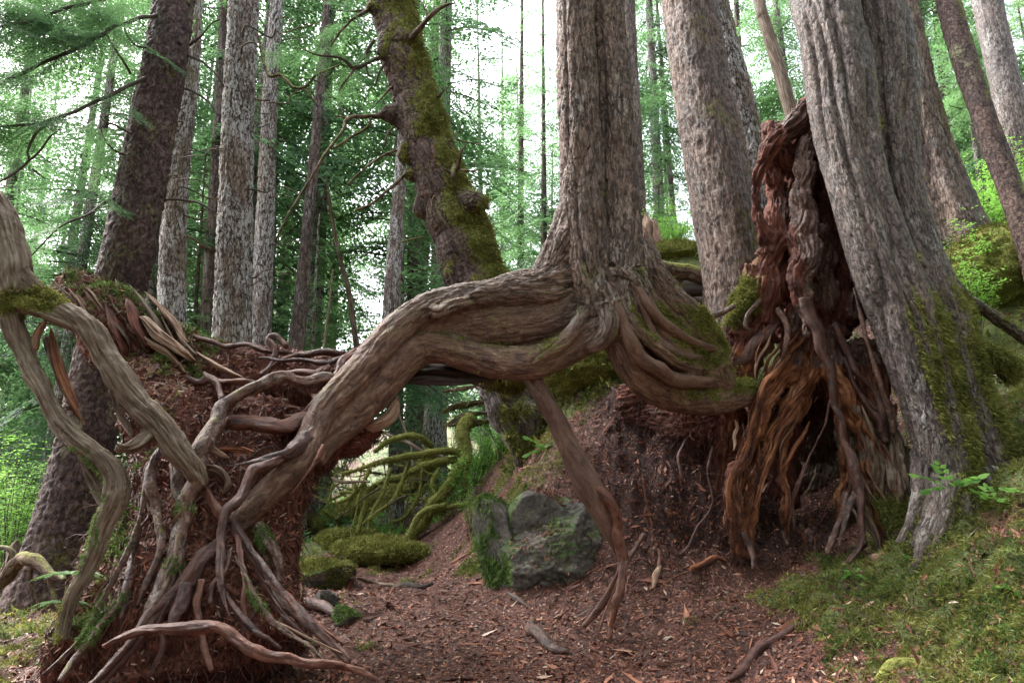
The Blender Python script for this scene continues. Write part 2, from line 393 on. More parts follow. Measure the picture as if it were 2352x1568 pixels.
def rnd_mat(name, stops, rough=.85, trans=0, spec=.2):
    m, ns, ls = mat_new(name)
    r = N_(ns, 'ShaderNodeAttribute', attribute_name='rnd').outputs['Fac']
    cr = ramp(ns, stops); ls.new(r, cr.inputs[0])
    bs = ns.new('ShaderNodeBsdfPrincipled'); ls.new(cr.outputs[0], bs.inputs['Base Color']); bs.inputs['Roughness'].default_value = rough; bs.inputs['Specular IOR Level'].default_value = spec
    out = ns.new('ShaderNodeOutputMaterial')
    if trans:
        tl = ns.new('ShaderNodeBsdfTranslucent'); ls.new(cr.outputs[0], tl.inputs[0])
        mx = ns.new('ShaderNodeMixShader'); mx.inputs[0].default_value = trans; ls.new(bs.outputs[0], mx.inputs[1]); ls.new(tl.outputs[0], mx.inputs[2]); ls.new(mx.outputs[0], out.inputs[0])
    else: ls.new(bs.outputs[0], out.inputs[0])
    return m

M_HEM = bark_mat('hemlock_bark', (.028, .017, .013), (.14, .088, .066), (.30, .22, .18), (.36, .33, .30), .28, sx=26, sz=.22, bump=.8, rough=.62, spec=.5, smooth=[(.33, (.018, .007, .005)), (.44, (.10, .046, .028)), (.55, (.20, .108, .070)), (.68, (.34, .235, .18))])
M_BIG = bark_mat('grey_furrowed_bark', (.026, .018, .016), (.112, .082, .072), (.235, .185, .165), (.34, .325, .31), .30, sx=28, sz=.28, bump=.8, rough=.6, spec=.5)
M_ROOT = bark_mat('wet_root_bark', (.026, .008, .005), (.115, .042, .026), (.21, .095, .062), (.28, .22, .19), .12, sx=14, sz=.3, bump=.5, rough=.46, spec=.4, crack=.35)
M_ROOTD = bark_mat('dark_root_bark', (.018, .006, .005), (.072, .028, .021), (.15, .072, .055), (.26, .22, .21), .16, sx=16, sz=.35, bump=.55, rough=.46, spec=.42, crack=.35)
M_PROP = bark_mat('prop_root_bark', (.05, .026, .018), (.13, .072, .052), (.20, .125, .095), (.30, .26, .23), .2, sx=16, sz=.2, bump=.4, rough=.55, crack=.2)
M_ROOTG = bark_mat('flaky_root_bark', (.022, .009, .006), (.098, .046, .032), (.20, .118, .088), (.34, .31, .28), .30, crack=.7, sx=20, sz=.8, bump=.5, rough=.55, spec=.5, lich_scale=6)
M_SPRUCE = bark_mat('scaly_spruce_bark', (.016, .009, .010), (.070, .041, .038), (.16, .115, .11), (.19, .18, .10), .28, sx=15, sz=.6, crack=.7, bump=.9, rough=.75, plates=True)
M_PALE = bark_mat('pale_flaky_bark', (.040, .027, .021), (.17, .130, .105), (.33, .28, .24), (.50, .50, .49), .72, sx=26, sz=.3, bump=.8, rough=.8, lich_scale=3)
M_MOSSY = bark_mat('mossy_bark', (.02, .012, .012), (.085, .052, .045), (.17, .12, .10), (.22, .24, .12), .25, sx=17, sz=.8, bump=.9, plates=True)
M_GREYW = wood_mat('weathered_grey_wood', [(.34, (.022, .013, .009)), (.44, (.085, .054, .036)), (.54, (.17, .125, .090)), (.68, (.32, .28, .23))], 44, bump=.9)
M_ORANGE = wood_mat('rotten_orange_wood', [(.36, (.012, .005, .004)), (.46, (.085, .026, .012)), (.55, (.22, .080, .032)), (.68, (.36, .21, .12))], 26, sc=(1, 1, .16), bump=.9)
M_PALEW = wood_mat('splintered_pale_wood', [(.33, (.05, .022, .014)), (.45, (.19, .10, .065)), (.56, (.34, .23, .165)), (.72, (.50, .42, .34))], 46, bump=.9)
M_RED = wood_mat('red_rotten_wood', [(.34, (.012, .004, .004)), (.46, (.068, .021, .014)), (.58, (.16, .055, .036)), (.74, (.28, .14, .10))], 20, sc=(1, 1, .25))
M_DARKW = wood_mat('dark_dead_wood', [(.3, (.012, .009, .008)), (.5, (.045, .032, .026)), (.7, (.11, .09, .075))], 30)
M_LOGM = bark_mat('moss_covered_wood', (.03, .018, .012), (.11, .07, .045), (.2, .15, .11), (.3, .3, .22), .2, sx=18, sz=.3, bump=.6)
M_TWIG = wood_mat('twig_bark', [(.3, (.02, .015, .012)), (.5, (.06, .045, .035)), (.7, (.13, .11, .09))], 20)
M_FARBARK = bark_mat('far_trunk_bark', (.03, .02, .017), (.10, .075, .062), (.20, .16, .14), (.30, .29, .27), .35, sx=18, sz=.3, bump=.8)
M_NEEDLE = leaf_mat('conifer_needles', (.022, .060, .030), (.055, .132, .058), (.115, .215, .080), .48)
M_NEEDLE2 = leaf_mat('young_conifer_needles', (.03, .08, .032), (.075, .155, .055), (.14, .25, .08), .45)
M_LEAF = leaf_mat('bright_leaves', (.05, .14, .02), (.11, .26, .035), (.20, .38, .07), .5, 3)
M_MTUFT = rnd_mat('moss_strands', [(0, (.045, .035, .012)), (.2, (.075, .080, .020)), (.5, (.17, .18, .040)), (.8, (.29, .29, .085)), (1, (.44, .42, .22))], trans=.35)
M_MGREEN = rnd_mat('green_moss_strands', [(0, (.025, .045, .012)), (.4, (.075, .135, .030)), (.75, (.17, .24, .07)), (1, (.36, .40, .22))], trans=.35)
M_LITTER = rnd_mat('leaf_litter', [(0, (.026, .007, .004)), (.4, (.105, .030, .015)), (.75, (.20, .066, .033)), (.94, (.32, .13, .07)), (1, (.46, .36, .28))], rough=.6, spec=.4)
M_ROOTLET = rnd_mat('rootlet_skin', [(0, (.03, .013, .011)), (.5, (.085, .036, .028)), (1, (.17, .09, .07))], rough=.6)

# ================================================================ GROUND
GC = []   # (x, y, z, moss)
def gp(px, py, Y, m=0): x, y, z = PT(px, py, Y); GC.append((x, y, z, m))
for a in [(600, 1600, 5.2, .1), (900, 1600, 5.2, 0), (1150, 1568, 5.4, 0), (1000, 1480, 6.3, 0), (1000, 1400, 7.4, 0), (950, 1340, 8.5, 0), (900, 1290, 10.5, .1), (900, 1245, 14, .5),
          (1200, 1420, 7.0, 0), (1380, 1460, 6.4, 0), (1450, 1568, 5.4, 0), (1700, 1568, 5.15, .05), (1500, 1380, 6.8, 0), (1700, 1300, 7.2, 0), (1850, 1235, 7.7, 0),
          (1640, 1560, 5.25, 0), (2010, 1290, 6.9, .7), (1750, 1400, 6.2, .1), (1830, 1380, 6.2, .85), (1900, 1450, 5.6, .9), (1950, 1360, 6.2, .9), (2100, 1350, 5.9, .95), (1760, 1500, 5.6, .15), (2352, 1568, 4.5, .8), (2100, 1568, 4.75, .6), (2200, 1450, 5.2, .9),
          (1900, 1568, 5.0, .4), (2352, 1300, 5.25, 1), (2230, 1230, 6.0, .9), (2165, 1195, 6.45, .8), (2090, 1225, 6.65, .7), (2352, 1130, 5.9, 1), (2352, 1040, 6.5, 1), (2300, 650, 10, 1), (2250, 600, 11.5, 1), (2352, 560, 12, 1), (2352, 800, 8.5, 1),
          (1350, 1250, 7.6, 0), (1500, 1200, 7.5, 0), (1500, 1060, 7.9, 0), (1450, 935, 8.5, .1), (1600, 1000, 7.9, 0), (1350, 900, 9.2, 1), (1330, 860, 9.8, 1), (1400, 820, 10.5, 1), (1250, 1000, 9.5, .4), (1200, 1100, 9.0, .5),
          (1130, 1260, 8.5, .5), (1150, 1180, 9.2, .5), (1110, 1380, 7.6, .2), (1060, 1300, 9.5, .3), (1000, 1235, 13, .7), (1100, 1120, 14, .8), (1500, 600, 12, 1), (1600, 575, 13, 1),
          (700, 1250, 11, .9), (700, 1310, 9.5, .5), (690, 1390, 7.5, .3), (-50, 1568, 5.9, .6), (50, 1420, 8, .7), (200, 1420, 7.5, .8), (0, 1310, 12, .6), (-350, 1420, 8, .7), (0, 1230, 20, .6),
          (700, 1205, 20, .9), (1000, 1170, 25, .8), (500, 1165, 40, .7), (1000, 1135, 45, .7), (2000, 430, 30, .8), (2100, 600, 20, .9), (1500, 800, 26, .8), (1300, 1000, 26, .8), (1700, 700, 15, .9)]: gp(*a)
GC += [(-20, 20, .3, .7), (-40, 60, 1.5, .7), (0, 60, 3, .7), (40, 60, 24, .7), (0, -20, -.5, .3), (-30, -20, -2, .6), (30, -20, 10, .7), (3.2, .5, .6, .5), (-4, 0, -.3, .4), (0, 2, -.05, 0), (1.5, 3, 0, 0),
       (150, 150, 70, .7), (-150, 150, 6, .7), (0, 150, 20, .7), (150, -150, 60, .7), (-150, -150, -10, .7), (150, 0, 65, .7), (-150, 0, -4, .7), (0, -150, 0, .7), (6, 4, 2.4, 1), (7.5, 6, 3.6, 1), (2.95, 8.5, .80, 0), (-2.2, 4, .02, .2), (-1.6, 6.6, .05, .1), (3.3, 10, 3.0, .8)]
GC = np.array(GC)
def _K(A, B): return np.sqrt(((A[:, None, :]-B[None, :, :])**2).sum(2)+.05)
_n = len(GC); _A = np.zeros((_n+3, _n+3)); _A[:_n, :_n] = _K(GC[:, :2], GC[:, :2]); _A[:_n, :_n] += np.eye(_n)*-.02
_A[:_n, _n] = 1; _A[:_n, _n+1:] = GC[:, :2]; _A[_n:, :_n] = _A[:_n, _n:].T
_w = np.linalg.solve(_A, np.concatenate([GC[:, 2], [0, 0, 0]]))
def ground_base(X, Y):
    P = np.stack([X, Y], 1).astype(float); o = np.empty(len(P))
    for i in range(0, len(P), 50000): p = P[i:i+50000]; o[i:i+50000] = _K(p, GC[:, :2])@_w[:_n]+_w[_n]+p@_w[_n+1:]
    return o
def ground_moss(X, Y):
    P = np.stack([X, Y], 1).astype(float); o = np.empty(len(P))
    for i in range(0, len(P), 50000):
        p = P[i:i+50000]; w = 1/(((p[:, None, :]-GC[None, :, :2])**2).sum(2)+.02)**1.6; o[i:i+50000] = (w*GC[:, 3]).sum(1)/w.sum(1)
    z = np.stack([P[:, 0], P[:, 1], P[:, 0]*0], 1)
    return np.clip(o+.8*fbm(z*1.5, 3)+.35*noise(z*6+3)-.05, 0, 1)
def bankzone(X, Y): return sstep(.75, 1.3, X)*sstep(6.9, 7.5, Y)*sstep(10, 9, Y)*sstep(3.4, 2.9, X)
def ground_z(X, Y):
    X = np.atleast_1d(np.asarray(X, float)); Y = np.atleast_1d(np.asarray(Y, float)); z = ground_base(X, Y); D = np.hypot(X, Y)
    q = np.stack([X, Y, X*0], 1); m = ground_moss(X, Y)
    flat = np.exp(-((X+.2-(Y-6)*-.12)/.9)**2)*(Y < 12)
    amp = 1-.75*flat
    z += amp*(.10*noise(q*1.1+5)+.05*noise(q*2.9+9))+(.012+.02*(1-flat))*noise(q*9)+.006*noise(q*23)
    z += m*amp*(.22*np.abs(noise(q*2.4+4))+.09*np.abs(noise(q*5.5+8))+.02*noise(q*14))*(1-.6*(Y > 9))
    bk = bankzone(X, Y)*(1-m)
    z += bk*(.50*fbm(q*3.2+2, 4)+.22*np.abs(noise(q*7))+.05*noise(q*19))
    return z+np.clip(D-14, 0, 40)*.02*noise(q*.35)
na, nr = 900, 620
ang = np.concatenate([np.linspace(-180, -50, 60)[:-1], np.linspace(-50, 50, 760), np.linspace(50, 180, 60)[1:]]); ang = np.radians(ang[:-1])
rr_ = np.concatenate([[0.0], np.geomspace(.8, 4.2, 60)[:-1], np.geomspace(4.2, 14, 380)[:-1], np.geomspace(14, 150, 110)])
A_, R_ = np.meshgrid(ang, rr_); X_ = (R_*np.sin(A_)).ravel(); Y_ = (R_*np.cos(A_)).ravel()
Z_ = ground_z(X_, Y_); na, nr = len(ang), len(rr_)
i = np.arange(nr-1)[:, None]*na; j = np.arange(na)[None, :]; j2 = (j+1) % na
g = Geo(); GV = np.stack([X_, Y_, Z_], 1); GQ = np.stack([i+j2, i+j, i+na+j, i+na+j2], 2).reshape(-1, 4)[:, ::-1]
g.add(GV, GQ, moss=ground_moss(X_, Y_), peat=np.clip(bankzone(X_, Y_)+.5*fbm(GV*1.7, 3), 0, 1)*(bankzone(X_, Y_) > .02))
m, ns, ls = mat_new('forest_soil')
tc = N_(ns, 'ShaderNodeTexCoord').outputs['Object']; mo = N_(ns, 'ShaderNodeAttribute', attribute_name='moss').outputs['Fac']
n1 = tex(ns, ls, tc, 30, 8, .75); n2 = tex(ns, ls, tc, 3.2, 5, .6, off=4); v1 = vor(ns, ls, tc, 55, out='Color'); v2 = vor(ns, ls, tc, 55)
sepv = ns.new('ShaderNodeSeparateColor'); ls.new(v1, sepv.inputs[0])
d = math_(ns, ls, 'ADD', math_(ns, ls, 'MULTIPLY', n1, .55), math_(ns, ls, 'MULTIPLY', n2, .45))
c0 = ramp(ns, [(.3, (.015, .005, .004)), (.48, (.058, .018, .011)), (.66, (.125, .043, .026))]); ls.new(d, c0.inputs[0])
chip = ramp(ns, [(.0, (.03, .011, .008)), (.6, (.11, .038, .024)), (.9, (.22, .095, .058)), (1, (.42, .30, .23))]); ls.new(sepv.outputs[0], chip.inputs[0])
pt = N_(ns, 'ShaderNodeAttribute', attribute_name='peat').outputs['Fac']
cc = mixc(ns, ls, math_(ns, ls, 'MULTIPLY', math_(ns, ls, 'GREATER_THAN', sepv.outputs[1], .55), .8), c0.outputs[0], chip.outputs[0])
mc = ramp(ns, [(.3, (.025, .032, .009)), (.5, (.075, .095, .02)), (.75, (.16, .19, .045))]); ls.new(n1, mc.inputs[0])
mf = math_(ns, ls, 'MINIMUM', math_(ns, ls, 'MAXIMUM', math_(ns, ls, 'MULTIPLY', math_(ns, ls, 'SUBTRACT', math_(ns, ls, 'ADD', mo, math_(ns, ls, 'MULTIPLY', math_(ns, ls, 'SUBTRACT', n1, .5), 1.6)), .5), 4), 0), 1)
cc = mixc(ns, ls, math_(ns, ls, 'MULTIPLY', pt, .85), cc, mixc(ns, ls, n1, (.010, .005, .005), (.034, .014, .011)))
col = mixc(ns, ls, mf, cc, mc.outputs[0])
bs = ns.new('ShaderNodeBsdfPrincipled'); ls.new(col, bs.inputs['Base Color']); bs.inputs['Roughness'].default_value = .8
bp = ns.new('ShaderNodeBump'); bp.inputs['Strength'].default_value = .8; bp.inputs['Distance'].default_value = .03
ls.new(math_(ns, ls, 'ADD', n1, math_(ns, ls, 'MULTIPLY', v2, .4)), bp.inputs['Height']); ls.new(bp.outputs[0], bs.inputs['Normal'])
ls.new(bs.outputs[0], ns.new('ShaderNodeOutputMaterial').inputs[0]); M_SOIL = m
tag(link('ground', g.mesh('ground', [M_SOIL])), kind='structure')

def gz(x, y): return float(ground_z([x], [y])[0])
def ground_hit(px, py):
    "where the view ray through a photo position meets the ground"
    for Y in np.arange(3.5, 30, .05):
        x, y, z = PT(px, py, Y)
        if z <= ground_base(np.array([x]), np.array([y]))[0]: return x, y, gz(x, y)
    return x, y, z

# ================================================================ scatter helpers
def tufts(name, P, N, mat, parent, n, size=.03, rng=None, per=5, spread=.6, droop=0.3, wd=.16, w=None, clump=True, kind='stuff'):
    "n tufts of short pointed strands on surface samples P with normals N"
    rng = rng or rs(1)
    p = None
    if w is not None: w = np.clip(w, 0, None); p = w/w.sum()
    idx = rng.choice(len(P), n, p=p); C = P[idx]+rng.normal(size=(n, 3))*size*.5; Nn = N[idx]
    C = np.repeat(C, per, 0)+rng.normal(size=(n*per, 3))*size*.35; Nn = np.repeat(Nn, per, 0)
    D = Nn+rng.normal(size=(n*per, 3))*spread; D[:, 2] -= droop; D /= np.linalg.norm(D, axis=1)[:, None]
    L = size*rng.uniform(.5, 1.4, n*per)
    sd = np.cross(D, rng.normal(size=(n*per, 3))); sd /= np.linalg.norm(sd, axis=1)[:, None]+1e-9
    hw = (L*wd)[:, None]*sd
    B = C-Nn*size*.15
    tip = C+D*L[:, None]; tip[:, 2] -= droop*L*.4
    V = np.stack([B-hw, B+hw, tip], 1).reshape(-1, 3); T = np.arange(len(V)).reshape(-1, 3)
    base = np.repeat(np.repeat(np.clip(.5+.9*fbm(P[idx]*5, 3), 0, 1), per), 3) if clump else .5
    rv = np.clip(base*.6+.5*np.repeat(rng.rand(n*per), 3)-.05, 0, 1)
    g = Geo(); g.add(V, None, T, rnd=rv); o = link(name, g.mesh(name, [mat], smooth=False), parent)
    if kind: o['kind'] = kind
    return o
def chips(name, P, N, mat, parent, n, lo=.008, hi=.03, rng=None, w=None, elong=2.6, tilt=.35, lift=.004, kind='stuff'):
    rng = rng or rs(2); p = None
    if w is not None: p = np.clip(w, 0, None); p = p/p.sum()
    idx = rng.choice(len(P), n, p=p); Nn = N[idx]+rng.normal(size=(n, 3))*tilt; Nn /= np.linalg.norm(Nn, axis=1)[:, None]
    C = P[idx]+rng.normal(size=(n, 3))*.025; C -= N[idx]*((C-P[idx])*N[idx]).sum(1)[:, None]; C += N[idx]*lift
    a = np.cross(Nn, rng.normal(size=(n, 3))); a /= np.linalg.norm(a, axis=1)[:, None]+1e-9; b = np.cross(Nn, a)
    s = rng.uniform(lo, hi, n)*np.where(rng.rand(n) < .06, 1.9, 1); e = rng.uniform(1.0, elong, n)
    A = a*(s*e*.5)[:, None]; B = b*(s*.35)[:, None]
    V = np.stack([C-A, C-B+Nn*(s*.15)[:, None], C+A, C+B], 1).reshape(-1, 3); Q = np.arange(len(V)).reshape(-1, 4)
    g = Geo(); g.add(V, Q, None, rnd=np.repeat(rng.rand(n), 4)); o = link(name, g.mesh(name, [mat], smooth=False), parent)
    if kind: o['kind'] = kind
    return o
def side_moss(dirv, amt, lo=-.1, hi=.9, sc=2.0, up=0):
    dv = np.array(dirv, float); dv /= np.linalg.norm(dv)
    def f(V, N):
        k = sstep(lo, hi, N@dv)*amt+up*np.clip(N[:, 2], 0, 1)
        return np.clip(k+.5*fbm(V*sc, 3)*(k > .02), 0, 1)
    return f

# ================================================================ THE ARCHING TREE
MAIN_O = PT(1385, 760, 6.6)
main = thing('arching_hemlock', MAIN_O, 'twin-stemmed grey tree on a thick brown root that arches over the path', 'tree')
Y0 = 6.6
stemA = tr('2', [(1140, -1500, 6.75, 78), (1160, -700, 6.7, 84), (1172, 0, 6.62, 90), (1185, 350, 6.6, 94), (1198, 700, 6.58, 100), (1210, 1030, 6.55, 112), (1235, 1240, 6.52, 118), (1260, 1400, 6.5, 92), (1275, 1500, 6.5, 60)])
stemB = tr('2', [(1290, -1500, 6.85, 66), (1310, -700, 6.8, 72), (1325, 0, 6.72, 78), (1352, 350, 6.7, 80), (1372, 700, 6.66, 84), (1388, 1030, 6.6, 90), (1380, 1240, 6.55, 112), (1350, 1400, 6.5, 100), (1340, 1520, 6.45, 60)])
stemC = tr('2', [(1230, -1500, 7.0, 70), (1240, 0, 6.95, 84), (1285, 700, 6.92, 92), (1300, 1100, 6.85, 110), (1310, 1300, 6.7, 120)])
arch = [
 tr('v', [(1370, 600, 6.65, 60), (1315, 645, 6.62, 58), (1255, 662, 6.52, 52), (1195, 665, 6.46, 44), (1130, 673, 6.40, 36), (1050, 684, 6.36, 34), (985, 705, 6.32, 36), (930, 742, 6.28, 38), (880, 790, 6.2, 38), (838, 840, 6.1, 37), (785, 895, 6.0, 35), (742, 945, 5.9, 33), (715, 1000, 5.8, 31), (695, 1050, 5.7, 30), (650, 1098, 5.6, 30), (600, 1145, 5.5, 30), (560, 1185, 5.42, 27), (540, 1215, 5.38, 20)]),
 tr('v', [(1400, 730, 6.55, 56), (1345, 775, 6.5, 42), (1290, 808, 6.48, 38), (1225, 832, 6.42, 40), (1150, 832, 6.4, 40), (1080, 818, 6.42, 38), (1020, 800, 6.4, 38), (960, 805, 6.36, 40), (905, 850, 6.28, 42), (855, 905, 6.2, 42), (800, 960, 6.08, 40), (750, 1010, 5.95, 34), (722, 1060, 5.85, 24)]),
 tr('v', [(1330, 690, 6.75, 85), (1230, 735, 6.72, 78), (1130, 745, 6.66, 76), (1040, 750, 6.58, 62), (960, 790, 6.5, 52), (890, 850, 6.38, 50), (830, 905, 6.25, 46), (775, 950, 6.1, 40)]),
 tr('v', [(1470, 560, 6.62, 30), (1490, 630, 6.62, 42), (1530, 690, 6.7, 46), (1575, 735, 6.8, 48), (1615, 790, 6.95, 48), (1640, 850, 7.0, 50)]),
 tr('v', [(1400, 700, 6.5, 62), (1432, 790, 6.52, 46), (1462, 850, 6.6, 42), (1510, 892, 6.7, 40), (1570, 915, 6.85, 36), (1640, 920, 7.0, 34), (1720, 900, 7.25, 32)]),
 tr('v', [(1420, 650, 6.6, 72), (1470, 735, 6.68, 66), (1530, 800, 6.78, 64), (1590, 850, 6.92, 56), (1660, 870, 7.1, 48)]),
 tr('v', [(1345, 705, 6.4, 14), (1325, 745, 6.34, 17), (1297, 780, 6.32, 17), (1262, 808, 6.32, 17), (1225, 832, 6.32, 16), (1190, 848, 6.36, 12)]),
 tr('v', [(1395, 700, 6.34, 20), (1400, 745, 6.3, 22), (1385, 780, 6.34, 20), (1350, 800, 6.4, 14)]),
 tr('v', [(1420, 690, 6.38, 18), (1455, 745, 6.34, 15), (1500, 790, 6.4, 14), (1560, 835, 6.55, 14), (1620, 850, 6.75, 14)]),
 tr('v', [(1345, 430, 6.62, 50), (1322, 520, 6.6, 56), (1290, 590, 6.56, 50), (1250, 638, 6.5, 38), (1190, 662, 6.46, 26)]),
 tr('v', [(985, 705, 6.25, 14), (1010, 718, 6.2, 16), (1030, 702, 6.22, 14), (1080, 690, 6.24, 12)]),
]
trunk_z = PT(1385, 620, 6.6)[2]
def main_bw(V, kid): return .5+.5*sstep(trunk_z-.75, trunk_z+.05, V[:, 2])
def main_moss(V, N):
    up = np.clip(N[:, 2]+.15, 0, 1)
    hi = sstep(1.9, 2.6, V[:, 2])*(V[:, 2] < 3.3)
    left = sstep(-.35, -.05, -V[:, 0]-1.3)*0
    k = .22*up*(V[:, 2] < 3.0)+.12*hi
    rt = sstep(.9, 1.25, V[:, 0]/6.6*6.6-.35)*(V[:, 2] < 3.0)*(V[:, 2] > 1.95)
    k += .34*rt*np.clip(.35-N[:, 1]*.5+N[:, 2], 0, 1)
    side = sstep(0.2, .9, N[:, 0])*(V[:, 2] > 2.6)*.18
    return np.clip((k+side)+.35*fbm(V*3.1, 3)*((k+side) > .03), 0, 1)
def main_bark(q, a):
    return b_furrow(q, a)+flute(q, 4.5, .04)+.012*noise(q*np.array([7, 7, 1.1]))
o, MV, MN, MA = fused('trunk', [stemA, stemB, stemC]+arch, M_HEM, main, voxel=.0115, sm=4, bark=main_bark, a=1.5, mossf=main_moss, barkw=main_bw, nseg=22, more=dict(smooth=lambda V: 1-sstep(trunk_z-.9, trunk_z-.1, V[:, 2]+.25*fbm(V*1.6, 3)+.45*np.exp(-((V[:, 0]-.8)/.35)**2))))
w = MA['moss']*(MV[:, 1] < 7.2)
tufts('moss', MV, MN, M_MTUFT, main, 9000, .022, rs(11), w=np.clip(w-.33, 0, 1)**1.5+1e-6, wd=.2)

def root(reg, pts, mat=None, par=None, nseg=16, bark=b_smooth, a=1.0, wob=.25, seed=0, name='root', mossf=None, step=.016):
    if bark is b_smooth: bark = b_root
    return tube_obj(name, tr(reg, pts), mat or M_ROOT, par or main, nseg=nseg, step=step, bark=bark, a=a, wob=wob, seed=seed, mossf=mossf, lobes=((2, .15, seed), (3, .09, seed*2)), twist=1.6)
for k_, b_ in enumerate([[(1440, 610, 6.5, 16), (1470, 675, 6.42, 20), (1510, 725, 6.44, 19), (1570, 775, 6.58, 17), (1625, 800, 6.8, 14), (1670, 790, 7.0, 9)], [(1415, 700, 6.36, 20), (1440, 770, 6.34, 20), (1480, 830, 6.4, 18), (1540, 868, 6.52, 18), (1600, 880, 6.7, 16), (1660, 870, 6.95, 10)], [(1470, 700, 6.42, 9), (1500, 770, 6.44, 11), (1560, 815, 6.55, 11), (1610, 825, 6.7, 7)]]): root('v', b_, M_PROP, seed=80+k_, nseg=18)
upm = lambda amt: side_moss((0, -.2, 1), amt, 0, 1)
# prop root under the arch, with its split foot
root('v', [(1205, 820, 6.6, 32), (1222, 865, 6.55, 21), (1262, 935, 6.5, 20), (1300, 1010, 6.48, 21), (1336, 1080, 6.46, 26), (1362, 1130, 6.45, 27), (1388, 1190, 6.45, 17), (1408, 1245, 6.46, 9), (1420, 1282, 6.47, 4)], M_PROP, nseg=28, bark=lambda q, a: b_smooth(q, .9)+.2*b_furrow(q, 1), wob=.05, seed=1)
root('v', [(1375, 1120, 6.4, 16), (1402, 1150, 6.38, 12), (1418, 1190, 6.38, 11), (1420, 1240, 6.4, 11), (1432, 1290, 6.42, 12), (1420, 1330, 6.4, 9), (1395, 1370, 6.4, 7), (1370, 1405, 6.4, 6), (1340, 1438, 6.35, 4)], seed=2)
root('v', [(1435, 1285, 6.42, 10), (1425, 1340, 6.35, 8), (1412, 1390, 6.3, 7), (1405, 1440, 6.3, 6), (1395, 1470, 6.25, 4)], seed=3)
root('v', [(1425, 1320, 6.36, 6), (1400, 1380, 6.3, 5), (1385, 1425, 6.25, 5), (1378, 1450, 6.25, 3)], seed=4)
root('v', [(1480, 1230, 6.7, 7), (1455, 1265, 6.5, 9), (1432, 1300, 6.42, 9)], seed=5)
